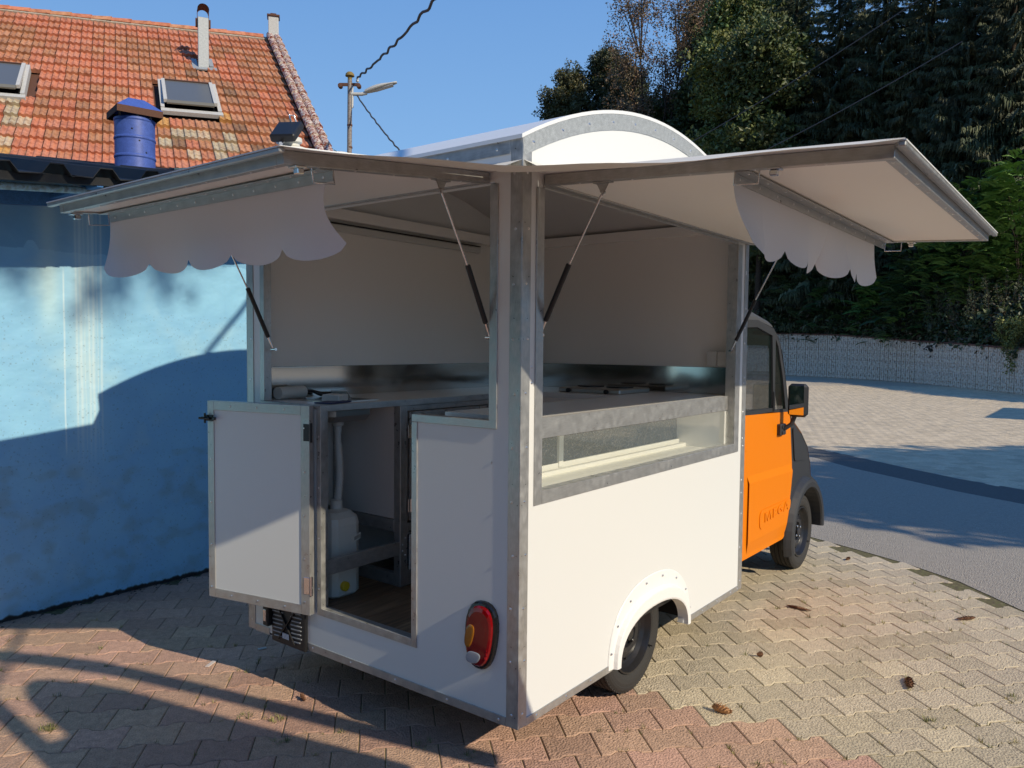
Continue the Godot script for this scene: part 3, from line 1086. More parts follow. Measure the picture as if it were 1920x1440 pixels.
	roof_box(g, -1.08, -1.02, -1.84, -1.5, 0.03, 0.07)
	obj("flashing", g, M.zinc, fl)
	# short white pier at the top of the verge
	var cb := rp(0.10, -0.12)
	var ch := node("verge_pier", h, cb)
	g = G.new()
	var ct := Transform3D(rot(Vector3.UP, -0.64), cb)
	g.cboxt(Transform3D(ct.basis, cb + Vector3(0, 0.20, 0)), Vector3(0.17, 0.44, 0.17), 0.008)
	obj("pier", g, M.old_white, ch)
	g = G.new()
	g.cboxt(Transform3D(ct.basis, cb + Vector3(0, 0.435, 0)), Vector3(0.21, 0.035, 0.21), 0.006)
	g.cboxt(Transform3D(ct.basis, cb + Vector3(0, 0.462, 0)), Vector3(0.10, 0.022, 0.18), 0.006)
	obj("pier_cap", g, M.rust, ch)


# ---------------------------------------------------------------- retaining wall
var wall_line := [Vector3(33, 2.6, -42), Vector3(38, 2.6, -34), Vector3(42.5, 2.6, -27), Vector3(45.5, 2.6, -21), Vector3(46.9, 2.6, -17), Vector3(47.1, 2.6, -14.4), Vector3(45.7, 2.5, -11.4), Vector3(43.6, 2.3, -8.5), Vector3(41.4, 2.1, -6.2), Vector3(37.8, 1.95, -3.65), Vector3(34.0, 1.75, -1.3), Vector3(30.2, 1.7, 0.9), Vector3(27.5, 1.7, 3.5), Vector3(26, 1.7, 8), Vector3(25.5, 1.7, 16)]

func wall_distance(p: Vector3) -> float:
	var best := 1e9
	var side := 1.0
	for i in wall_line.size() - 1:
		var a := Vector2(wall_line[i].x, wall_line[i].z)
		var b := Vector2(wall_line[i + 1].x, wall_line[i + 1].z)
		var q := Vector2(p.x, p.z)
		var c := Geometry2D.get_closest_point_to_segment(q, a, b)
		if q.distance_to(c) < best:
			best = q.distance_to(c)
			side = -1.0 if (b - a).cross(q - a) > 0 else 1.0
	return best * side

func hill_height(p: Vector3) -> float:
	var d := wall_distance(p)
	if d < 0: return -0.3
	return 1.5 + min(d, 60.0) * 0.42 + 0.4 * sin(p.x * 0.4) * sin(p.z * 0.33)

func retaining_wall() -> void:
	# one unit of the wall, 1 m high: two ribs with a row of upright slots between them
	var g := G.new()
	g.box(Vector3(-0.163, 0, -0.22), Vector3(0.163, 1, -0.06))
	for s in [-1, 1]:
		g.cbox(Vector3(min(s * 0.150, s * 0.030), 0, -0.07), Vector3(max(s * 0.150, s * 0.030), 1, 0), 0.012)
	for k in 6:
		g.cbox(Vector3(-0.035, max(0.0, k * 0.19 - 0.06), -0.07), Vector3(0.035, min(1.0, k * 0.19 + 0.055), -0.006), 0.01)
	var me := g.mesh(M.concrete)
	var w := thing("retaining_wall", "long grey slotted concrete retaining wall at the back of the yard", "wall", Vector3(42, 0, -6.5))
	var cop := G.new()
	for i in wall_line.size() - 1:
		var a: Vector3 = wall_line[i]
		var b: Vector3 = wall_line[i + 1]
		var d := Vector3(b.x - a.x, 0, b.z - a.z)
		var n: int = max(1, roundi(d.length() / 0.34))
		var e := d.normalized()
		var face := Vector3(-e.z, 0, e.x) * (1.0 if Vector3(-e.z, 0, e.x).dot(CAM - a) > 0 else -1.0)
		for k in n:
			var t := (k + 0.5) / n
			var hh: float = lerp(a.y, b.y, t)
			var p := Vector3(a.x, 0, a.z) + d * t
			var right := Vector3.UP.cross(face)
			inst("wall_block", me, w, "", Transform3D(Basis(right, Vector3.UP * hh, face), p + face * rnd(-0.015, 0.015)))
		cop.bar(Vector3(a.x, a.y + 0.03, a.z) - face * 0.1, Vector3(b.x, b.y + 0.03, b.z) - face * 0.1, 0.30, 0.07)
	obj("coping", cop, M.cap, w)
	# wooded slope above it
	g = G.new()
	var rows := [0.15, 2.0, 5.0, 9.0, 15.0, 24.0, 36.0, 52.0, 75.0]
	var grid := []
	for j in rows.size():
		var line := []
		for i in 49:
			var f := i / 48.0 * (wall_line.size() - 1)
			var k: int = min(int(f), wall_line.size() - 2)
			var c: Vector3 = wall_line[k].lerp(wall_line[k + 1], f - k)
			var nrm := Vector3(0.80, 0, 0.60).lerp(Vector3(0.80, 0, -0.40), clamp((14.0 - c.z) / 30.0, 0, 1)).normalized()
			var p: Vector3 = Vector3(c.x, 0, c.z) + nrm * rows[j]
			line.append(Vector3(p.x, c.y - 0.2 + rows[j] * 0.42 + 0.3 * sin(p.x * 0.9) * sin(p.z * 0.7), p.z))
		grid.append(line)
	for j in rows.size() - 1:
		for i in 48:
			g.quad(grid[j][i], grid[j + 1][i], grid[j + 1][i + 1], grid[j][i + 1])
	tag(obj("hillside", g, M.soil, null, "structure"), "dark earth slope under the trees above the retaining wall", "hillside")


# ---------------------------------------------------------------- plants
func leaf_clump(count: int, reach: float, leaf: float, sd: int) -> ArrayMesh:
	var r := RandomNumberGenerator.new()
	r.seed = sd
	var g := G.new()
	for k in count:
		var d := Vector3(r.randf_range(-1, 1), r.randf_range(-0.8, 1), r.randf_range(-1, 1)).normalized()
		var p := d * reach * pow(r.randf(), 0.5)
		var b := rot(Vector3(r.randf_range(-1, 1), r.randf_range(-1, 1), r.randf_range(-1, 1)), r.randf_range(0, TAU))
		var l := leaf * r.randf_range(0.7, 1.25)
		var v := r.randf_range(0.65, 1.25)
		g.cc = Color(v, v, v * r.randf_range(0.8, 1.1))
		var a := p + b * Vector3(-l * 0.5, 0, 0)
		var c := p + b * Vector3(l * 0.5, -l * 0.08, 0)
		var s := p + b * Vector3(0, l * 0.06, l * 0.30)
		var t := p + b * Vector3(0, l * 0.06, -l * 0.30)
		g.tri(a, s, c); g.tri(a, c, t)
	return g.mesh(M.leaf)

# a drooping conifer bough along +x, one unit long
func bough_mesh(sd: int) -> ArrayMesh:
	var r := RandomNumberGenerator.new()
	r.seed = sd
	var g := G.new()
	var spine := func(t: float) -> Vector3: return Vector3(t, -0.22 * t * t + 0.10 * pow(t, 4), 0)
	g.cc = Color(0.55, 0.42, 0.30)
	for k in 5:
		var a: Vector3 = spine.call(k / 5.0)
		var b: Vector3 = spine.call((k + 1) / 5.0)
		g.tri(a - Vector3(0, 0, 0.010), a + Vector3(0, 0, 0.010), b)
	for k in 30:
		var t := 0.12 + 0.88 * (k + r.randf()) / 30.0
		var p: Vector3 = spine.call(t)
		for s in [-1.0, 1.0]:
			var v := r.randf_range(0.6, 1.35)
			g.cc = Color(v, v, v)
			var l := (0.26 * (1.0 - t) + 0.07) * r.randf_range(0.7, 1.2)
			var d := Vector3(0.55, r.randf_range(-0.75, -0.05), s * r.randf_range(0.5, 1.0)).normalized()
			var w := d.cross(Vector3(r.randf_range(-1, 1), 1, r.randf_range(-1, 1))).normalized() * 0.016
			g.tri(p - w, p + w, p + d * l)
			g.tri(p + d * l * 0.25 - w, p + d * l * 0.5 + Vector3(0, 0.03, 0) + w, p + d * l * 0.9 + Vector3(0.02, -0.05, 0))
			if k % 2 == 0:
				var dn := Vector3(r.randf_range(-0.1, 0.2), -1, s * 0.15).normalized()
				g.tri(p + d * l * 0.5 - w, p + d * l * 0.5 + w, p + d * l * 0.5 + dn * l * 0.9)
	return g.mesh(M.needle)

# a leaf of paired leaflets along +x, one unit long
func frond_mesh(sd: int) -> ArrayMesh:
	var r := RandomNumberGenerator.new()
	r.seed = sd
	var g := G.new()
	for k in 11:
		var t := 0.12 + 0.86 * k / 10.0
		var p := Vector3(t, 0.10 * sin(t * 2.4) - 0.22 * t * t, 0)
		for s in [-1.0, 1.0]:
			var v := r.randf_range(0.75, 1.25)
			g.cc = Color(v, v, v * 0.9)
			var l: float = 0.26 * (1.0 - 0.45 * abs(t - 0.45))
			var d := Vector3(0.42, -0.12, s).normalized()
			var w := Vector3(0.05, 0.01, 0)
			g.tri(p, p + d * l * 0.5 + w, p + d * l)
			g.tri(p, p + d * l, p + d * l * 0.5 - w)
	return g.mesh(M.leaf)

var clumps := []
var boughs := []
var fronds := []

func spot(x: float, z: float) -> Vector3:
	var p := Vector3(x, 0, z)
	p.y = max(hill_height(p), 0.0) - 0.1
	return p

# blobs: [offset from the base, radii, weight]
func broad_tree(called: String, label: String, at: Vector3, blobs: Array, n: int, tone: Color, size := 1.0, loose := 0.55, category := "tree", trunk_r := 0.22, leafy: ArrayMesh = null) -> Node3D:
	var t := thing(called, label, category, at, "trees on the slope" if category == "tree" else "")
	var g := G.new()
	var low: Vector3 = blobs[0][0]
	var top := at + Vector3(low.x * 0.5, low.y, low.z * 0.5)
	g.tube([at - Vector3(0, 0.3, 0), at.lerp(top, 0.5) + Vector3(rnd(-0.2, 0.2), 0, rnd(-0.2, 0.2)), top], [trunk_r, trunk_r * 0.8, trunk_r * 0.45], 8)
	for b in blobs:
		var e: Vector3 = at + b[0]
		var s := at.lerp(top, 0.55)
		g.tube([s, s.lerp(e, 0.5) + Vector3(rnd(-0.3, 0.3), 0.2, rnd(-0.3, 0.3)), e], [trunk_r * 0.5, trunk_r * 0.3, trunk_r * 0.12], 6)
		for k in 7:
			var o: Vector3 = Vector3(rnd(-1, 1), rnd(-0.5, 1), rnd(-1, 1)).normalized() * b[1] * 0.85
			g.tube([s.lerp(e, 0.75), e + o * 0.5 + Vector3(rnd(-0.2, 0.2), rnd(-0.1, 0.3), rnd(-0.2, 0.2)), e + o], [trunk_r * 0.16, trunk_r * 0.09, 0.012], 4, false)
	obj("trunk", g, M.bark, t)
	var total := 0.0
	for b in blobs: total += b[2]
	var xs := []
	var cs := []
	for b in blobs:
		for k in int(n * b[2] / total):
			var d := Vector3(rnd(-1, 1), rnd(-1, 1), rnd(-1, 1)).normalized()
			var rr := pow(rng.randf(), loose)
			rr *= 0.82 + 0.25 * sin(d.x * 5.0 + b[0].x) * sin(d.y * 4.0 + b[0].z) + rnd(-0.08, 0.12)
			var p: Vector3 = at + b[0] + d * b[1] * rr
			if p.y < 0.2: continue
			xs.append(Transform3D(rot(Vector3(rnd(-1, 1), rnd(-1, 1), rnd(-1, 1)), rnd(0, TAU)) * Basis.from_scale(Vector3.ONE * size * rnd(0.7, 1.3)), p))
			var v := rnd(0.7, 1.25)
			cs.append(Color(tone.r * v * rnd(0.85, 1.2), tone.g * v, tone.b * v * rnd(0.8, 1.1)))
	multi("crown", leafy if leafy else clumps[0], xs, t, "stuff", cs)
	return t

func spruce(label: String, at: Vector3, height: float, reach: float, bare := 0.0, called := "spruce_tree", tone := Color(0.070, 0.088, 0.040)) -> Node3D:
	var t := thing(called, label, "tree", at, "trees on the slope")
	var g := G.new()
	g.tube([at - Vector3(0, 0.4, 0), at + Vector3(0.1, height * 0.5, 0), at + Vector3(0, height, 0)], [height * 0.014, height * 0.009, 0.02], 8)
	obj("trunk", g, M.bark, t)
	var xs := []
	var cs := []
	var y := height * (0.06 + bare)
	while y < height - 0.1:
		var f := y / height
		var l := reach * pow(1.0 - f, 0.75) * (0.55 + 0.45 * smoothstep(0.0, 0.2, f)) + 0.25
		var n := 7 if l > 1.2 else 5
		var a0 := rnd(0, TAU)
		for k in n:
			if rng.randf() < 0.10: continue
			var a := a0 + TAU * k / n + rnd(-0.25, 0.25)
			var ll := l * rnd(0.7, 1.2)
			var b := rot(Vector3.UP, a) * rot(Vector3(0, 0, 1), lerp(-0.20, 0.35, f) + rnd(-0.15, 0.15)) * rot(Vector3(1, 0, 0), rnd(-0.3, 0.3))
			xs.append(Transform3D(b * Basis.from_scale(Vector3(ll, ll * 1.1, ll * 0.9)), at + Vector3(0, y + rnd(-0.2, 0.2), 0)))
			var v := rnd(0.7, 1.3)
			cs.append(Color(tone.r * v * rnd(0.9, 1.2), tone.g * v, tone.b * v))
		y += 0.42 * (1.0 - 0.35 * f)
	multi("crown", boughs[rng.randi_range(0, 1)], xs, t, "stuff", cs)
	return t

func frond_bush(label: String, at: Vector3, height: float, reach: float, n: int, tone: Color, frond := 0.85, group := "feathery bushes above the retaining wall") -> Node3D:
	var t := thing("feather_leaved_bush", label, "bush", at, group)
	var g := G.new()
	var xs := []
	var cs := []
	for k in 9:
		var a := TAU * k / 9 + rnd(-0.3, 0.3)
		var out := Vector3(cos(a), 0, sin(a)) * reach * rnd(0.3, 0.8)
		g.tube([at - Vector3(0, 0.1, 0), at + out * 0.4 + Vector3(0, height * 0.55, 0), at + out + Vector3(0, height * rnd(0.75, 1.0), 0)], [0.035, 0.022, 0.008], 5, false)
	obj("stems", g, M.bark, t)
	for k in n:
		var a := rnd(0, TAU)
		var h := pow(rng.randf(), 0.75)
		var rr := reach * sqrt(1.0 - pow(abs(h - 0.35) / 0.75, 2)) * pow(rng.randf(), 0.45) * (0.85 + 0.25 * sin(a * 3.0 + h * 5.0))
		var p := at + Vector3(cos(a) * rr, h * height * rnd(0.92, 1.05), sin(a) * rr)
		var b := rot(Vector3.UP, -a + rnd(-0.7, 0.7)) * rot(Vector3(0, 0, 1), rnd(-0.25, 0.55)) * rot(Vector3(1, 0, 0), rnd(-0.5, 0.5))
		var s := frond * rnd(0.6, 1.2)
		xs.append(Transform3D(b * Basis.from_scale(Vector3.ONE * s), p))
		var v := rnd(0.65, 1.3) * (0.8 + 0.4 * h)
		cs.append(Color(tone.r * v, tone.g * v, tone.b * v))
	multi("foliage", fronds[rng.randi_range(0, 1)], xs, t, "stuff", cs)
	return t

func trees() -> void:
	clumps = [leaf_clump(22, 0.50, 0.26, 301), leaf_clump(9, 0.45, 0.17, 302), leaf_clump(26, 0.42, 0.17, 303)]
	boughs = [bough_mesh(311), bough_mesh(312)]
	fronds = [frond_mesh(321), frond_mesh(322)]
	var dark := Color(0.062, 0.088, 0.026)
	var mid := Color(0.090, 0.120, 0.034)
	var light := Color(0.165, 0.200, 0.052)
	# spruces, front rank from left to right
	spruce("dark spruce above the middle of the awning, leftmost spruce of the front row", spot(50.0, -15.4), 25, 4.2)
	spruce("tall dark spruce second from the left in the front row above the wall", spot(48.6, -12.3), 24, 4.4)
	spruce("dense spruce third from the left, behind the awning's outer corner", spot(48.2, -9.6), 25, 4.4)
	spruce("spruce fourth from the left with lit upper boughs right of the awning", spot(47.7, -7.0), 23, 4.2)
	spruce("spruce with a pale bare patch on its trunk, right of the awning", spot(45.7, -4.7), 22, 3.9, 0.06)
	spruce("spruce near the right edge standing before a darker one", spot(44.6, -2.8), 21, 3.8)
	spruce("spruce at the right edge of the wood, cut by the picture edge", spot(47.5, -0.6), 22, 3.9)
	var k := 0
	for p in [Vector2(59.1, -16.8), Vector2(59.1, -13.5), Vector2(60.2, -10.4), Vector2(58.9, -7.2), Vector2(58.4, -4.0), Vector2(57.7, -0.6)]:
		var words: Array = ["shadowy spruce behind the leftmost front spruce", "shadowy spruce behind the second front spruce", "shadowy spruce behind the third front spruce", "shadowy spruce behind the fourth front spruce", "shadowy spruce behind the spruce with the bare trunk", "shadowy spruce behind the right edge of the wood"]
		spruce(words[k], spot(p.x, p.y), 21 + 2 * (k % 2), 4.8)
		k += 1
	# broadleaved trees between the spruces and the open sky
	broad_tree("broadleaf_tree", "large dark broadleaved tree standing just left of the first spruce", spot(47.3, -16.6), [[Vector3(0, 12, 0), Vector3(3.6, 4, 3.6), 1.0], [Vector3(-1.0, 17.5, 0.5), Vector3(3.0, 3.4, 3.0), 1.0], [Vector3(1.2, 8, 0.5), Vector3(3.2, 3, 3.2), 0.7]], 2300, mid)
	broad_tree("broadleaf_tree", "bright sunlit broadleaved tree above the right awning's hinge", spot(49.0, -19.3), [[Vector3(0, 11, 0), Vector3(3.6, 4, 3.6), 1.0], [Vector3(-0.6, 17, 0.5), Vector3(3.4, 3.8, 3.2), 1.2], [Vector3(0.6, 21.5, 0), Vector3(2.4, 2.4, 2.4), 0.5]], 2500, light)
	broad_tree("broadleaf_tree", "deep green tree behind the arched stall roof's right end", spot(51.5, -23.2), [[Vector3(0, 10, 0), Vector3(3.6, 4, 3.6), 1.0], [Vector3(0.6, 15, 0.5), Vector3(3.0, 3.2, 3.0), 0.9], [Vector3(1.5, 19, 1.5), Vector3(2.4, 2.6, 2.4), 0.6]], 2200, dark)
	broad_tree("broadleaf_tree", "tall green tree filling the gap behind the sunlit one", spot(56.7, -19.9), [[Vector3(0, 12, 0), Vector3(4.2, 5, 4.2), 1.0], [Vector3(0.4, 20, 0.5), Vector3(3.4, 3.8, 3.4), 0.9]], 1900, mid)
	broad_tree("broadleaf_tree", "low rounded tree above the stall roof, in front of the dark ones", spot(48.3, -20.6), [[Vector3(0, 5.5, 0), Vector3(3.2, 3, 3.2), 1.0], [Vector3(0.4, 9.5, 0.4), Vector3(2.6, 2.6, 2.6), 0.8]], 1600, dark)
	broad_tree("broadleaf_tree", "dark tree low behind the left half of the arched roof", spot(48.5, -24.6), [[Vector3(0, 6.5, 0), Vector3(3.0, 3.4, 3.0), 1.0], [Vector3(-0.8, 10.5, 0.2), Vector3(2.4, 2.4, 2.4), 0.7]], 1500, dark)
	broad_tree("broadleaf_tree", "backmost dark tree closing the view left of the sunlit tree", spot(55.4, -28.6), [[Vector3(0, 9, 0), Vector3(3.8, 4.4, 3.8), 1.0], [Vector3(1.2, 13.6, 0.5), Vector3(2.8, 2.6, 2.8), 0.6]], 1700, dark)
	broad_tree("sparse_tree", "half bare reddish brown tree against the sky", spot(50.6, -25.6), [[Vector3(-1.8, 14.5, -1.4), Vector3(2.4, 2.8, 2.4), 1.0], [Vector3(0.6, 12.0, 0.4), Vector3(2.6, 2.6, 2.6), 0.8], [Vector3(-1.9, 18.6, -1.5), Vector3(2.3, 2.6, 2.3), 0.9], [Vector3(0.9, 18.2, 0.6), Vector3(2.8, 3.2, 2.8), 1.2], [Vector3(-1.4, 22.4, -1.0), Vector3(2.6, 2.2, 2.6), 0.9], [Vector3(1.9, 22.6, 1.4), Vector3(2.6, 2.6, 2.6), 0.9]], 2500, Color(0.170, 0.115, 0.072), 0.9, 0.45, "tree", 0.30, clumps[1])
	broad_tree("broadleaf_tree", "small olive tree standing lowest and furthest left against the sky", spot(60.0, -39.4), [[Vector3(0, 15.2, 0), Vector3(1.9, 2.6, 1.9), 1.0], [Vector3(-0.9, 13.4, -0.8), Vector3(2.2, 2.0, 2.2), 0.8], [Vector3(0.2, 12, 0.2), Vector3(3.2, 3.6, 3.2), 0.9]], 1700, Color(0.105, 0.105, 0.040), 0.8)
	broad_tree("broadleaf_tree", "olive tree with two tops right of the small leftmost tree", spot(61.5, -36.6), [[Vector3(0.1, 17.0, 0), Vector3(2.0, 2.6, 2.0), 1.0], [Vector3(1.8, 15.6, 1.5), Vector3(2.0, 2.6, 2.0), 0.9], [Vector3(0.4, 14, 0.4), Vector3(3.4, 3.6, 3.4), 0.9]], 1900, Color(0.070, 0.082, 0.032), 0.8)
	broad_tree("broadleaf_tree", "dark green tree below the half bare one", spot(52.4, -28.6), [[Vector3(0, 10.6, 0), Vector3(2.8, 3.6, 2.8), 1.0], [Vector3(1.6, 9.6, 1.2), Vector3(3.0, 3.6, 3.0), 1.0], [Vector3(1.4, 14.0, 1.0), Vector3(2.0, 2.2, 2.0), 0.5]], 1900, mid, 0.85)
	broad_tree("broadleaf_tree", "tall leafy green tree right behind the half bare one, reaching the picture top", spot(57.5, -25.0), [[Vector3(0, 13, 0), Vector3(3.6, 4.2, 3.6), 1.0], [Vector3(0.4, 19, 0.4), Vector3(3.4, 3.8, 3.4), 1.0], [Vector3(0.8, 24, 0.6), Vector3(3.0, 3.0, 3.0), 0.8]], 2600, mid)
	broad_tree("distant_tree", "pale green treetop peeping over the house verge beside the lamp post", Vector3(23.4, 0, -30.9), [[Vector3(0, 10.2, 0), Vector3(1.5, 1.8, 1.5), 1.0], [Vector3(1.9, 9.5, 1.4), Vector3(1.2, 1.3, 1.2), 0.6], [Vector3(0, 7, 0), Vector3(2.5, 2.5, 2.5), 0.8]], 700, Color(0.15, 0.17, 0.07), 0.6, 0.5, "tree", 0.2, clumps[2])
	# feathery bushes
	var bright := Color(0.120, 0.220, 0.048)
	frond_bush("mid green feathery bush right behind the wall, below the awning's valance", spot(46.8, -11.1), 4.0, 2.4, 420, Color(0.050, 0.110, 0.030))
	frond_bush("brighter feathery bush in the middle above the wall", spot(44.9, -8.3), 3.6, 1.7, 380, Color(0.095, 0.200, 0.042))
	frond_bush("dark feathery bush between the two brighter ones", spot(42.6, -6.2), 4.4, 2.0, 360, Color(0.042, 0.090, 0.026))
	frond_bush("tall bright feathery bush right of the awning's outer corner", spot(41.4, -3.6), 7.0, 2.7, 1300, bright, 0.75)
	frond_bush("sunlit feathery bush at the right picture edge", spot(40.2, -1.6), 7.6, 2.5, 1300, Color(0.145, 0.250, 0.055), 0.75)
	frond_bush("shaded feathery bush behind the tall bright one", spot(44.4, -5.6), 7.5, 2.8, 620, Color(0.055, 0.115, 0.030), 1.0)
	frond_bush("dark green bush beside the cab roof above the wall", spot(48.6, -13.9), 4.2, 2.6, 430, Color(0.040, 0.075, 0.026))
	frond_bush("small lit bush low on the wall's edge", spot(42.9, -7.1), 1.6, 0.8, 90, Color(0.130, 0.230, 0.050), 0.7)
	# yellow-green shrub hanging over the wall
	var hs := thing("hanging_shrub", "yellow green shrub hanging over the top of the retaining wall", "shrub", spot(34.6, -0.9))
	var hx := []
	var hc := []
	var st := G.new()
	for i in 520:
		var a := rnd(-1, 1)
		var f := rng.randf()
		var p := Vector3(34.35, 0, -1.15) + Vector3(-0.80, 0, 0.50).normalized() * (a * 1.15) * (1.0 - 0.35 * f) + Vector3(-0.55, 0, -0.84) * rnd(-0.9, 0.5)
		p.y = 2.75 - 2.0 * f * (0.55 + 0.45 * cos(a * 4.0)) + rnd(-0.25, 0.25)
		hx.append(Transform3D(rot(Vector3(rnd(-1, 1), rnd(-1, 1), rnd(-1, 1)), rnd(0, TAU)) * Basis.from_scale(Vector3.ONE * rnd(0.35, 0.7)), p))
		hc.append(Color(0.20, 0.21, 0.050) * rnd(0.5, 1.35))
	for i in 9:
		var a := i / 4.0 - 1.0
		var p := Vector3(34.5, 0, -1.0) + Vector3(-0.80, 0, 0.50).normalized() * a
		st.tube([p + Vector3(0.4, 2.2, 0.2), p + Vector3(-0.2, 2.9, -0.3), p + Vector3(-0.5, 1.2 + 0.3 * (i % 3), -0.7)], [0.02, 0.014, 0.006], 4, false)
	obj("stems", st, M.bark, hs)
	multi("foliage", clumps[2], hx, hs, "stuff", hc)
	# tall seeding weeds
	var wn := 0
	for p in [Vector3(39.2, 0, -3.0), Vector3(37.9, 0, -2.3), Vector3(40.6, 0, -4.4)]:
		var words: Array = ["pale tall weed stalks behind the hanging shrub", "pale tall weed stalks just left of the hanging shrub", "grey green weed stalks furthest left along the wall top"]
		var at := spot(p.x, p.z)
		var wd := thing("tall_weeds", words[wn], "weeds", at, "tall weeds along the wall top")
		wn += 1
		var g := G.new()
		var xs := []
		var cs := []
		for i in 26:
			var o := Vector3(rnd(-0.9, 0.9), 0, rnd(-0.9, 0.9))
			var h := rnd(1.6, 3.6)
			var lean := Vector3(rnd(-0.5, 0.5), 0, rnd(-0.5, 0.5))
			g.tube([at + o - Vector3(0, 0.2, 0), at + o + lean * 0.4 + Vector3(0, h * 0.6, 0), at + o + lean + Vector3(0, h, 0)], [0.014, 0.010, 0.004], 4, false)
			for q in 9:
				var f := 0.35 + 0.65 * q / 9.0
				xs.append(Transform3D(rot(Vector3(rnd(-1, 1), rnd(-1, 1), rnd(-1, 1)), rnd(0, TAU)) * Basis.from_scale(Vector3.ONE * rnd(0.15, 0.4)), at + o + lean * f + Vector3(rnd(-0.06, 0.06), h * f, rnd(-0.06, 0.06))))
				cs.append(Color(0.085, 0.095, 0.045) * rnd(0.6, 1.5))
		obj("stems", g, M.bark, wd)
		multi("foliage", clumps[2], xs, wd, "stuff", cs)
	# undergrowth on the slope: one mass
	var ux := []
	var uc := []
	for i in 9000:
		var f := rng.randf() * (wall_line.size() - 3)
		var q := int(f)
		var c: Vector3 = wall_line[q].lerp(wall_line[q + 1], f - q)
		var nrm := Vector3(0.80, 0, 0.60).lerp(Vector3(0.80, 0, -0.40), clamp((14.0 - c.z) / 30.0, 0, 1)).normalized()
		var d := pow(rng.randf(), 1.8) * 30.0
		var p := Vector3(c.x, 0, c.z) + nrm * (d + 0.5)
		p.y = c.y + d * 0.42 + rnd(-0.1, 1.1)
		ux.append(Transform3D(rot(Vector3(rnd(-1, 1), rnd(-1, 1), rnd(-1, 1)), rnd(0, TAU)) * Basis.from_scale(Vector3.ONE * rnd(0.8, 1.7)), p))
		uc.append(Color(0.045, 0.066, 0.022) * rnd(0.6, 1.4) if i % 5 else Color(0.075, 0.055, 0.03) * rnd(0.6, 1.2))
	tag(multi("undergrowth", clumps[2], ux, null, "stuff", uc), "dark undergrowth covering the slope behind the retaining wall", "undergrowth")


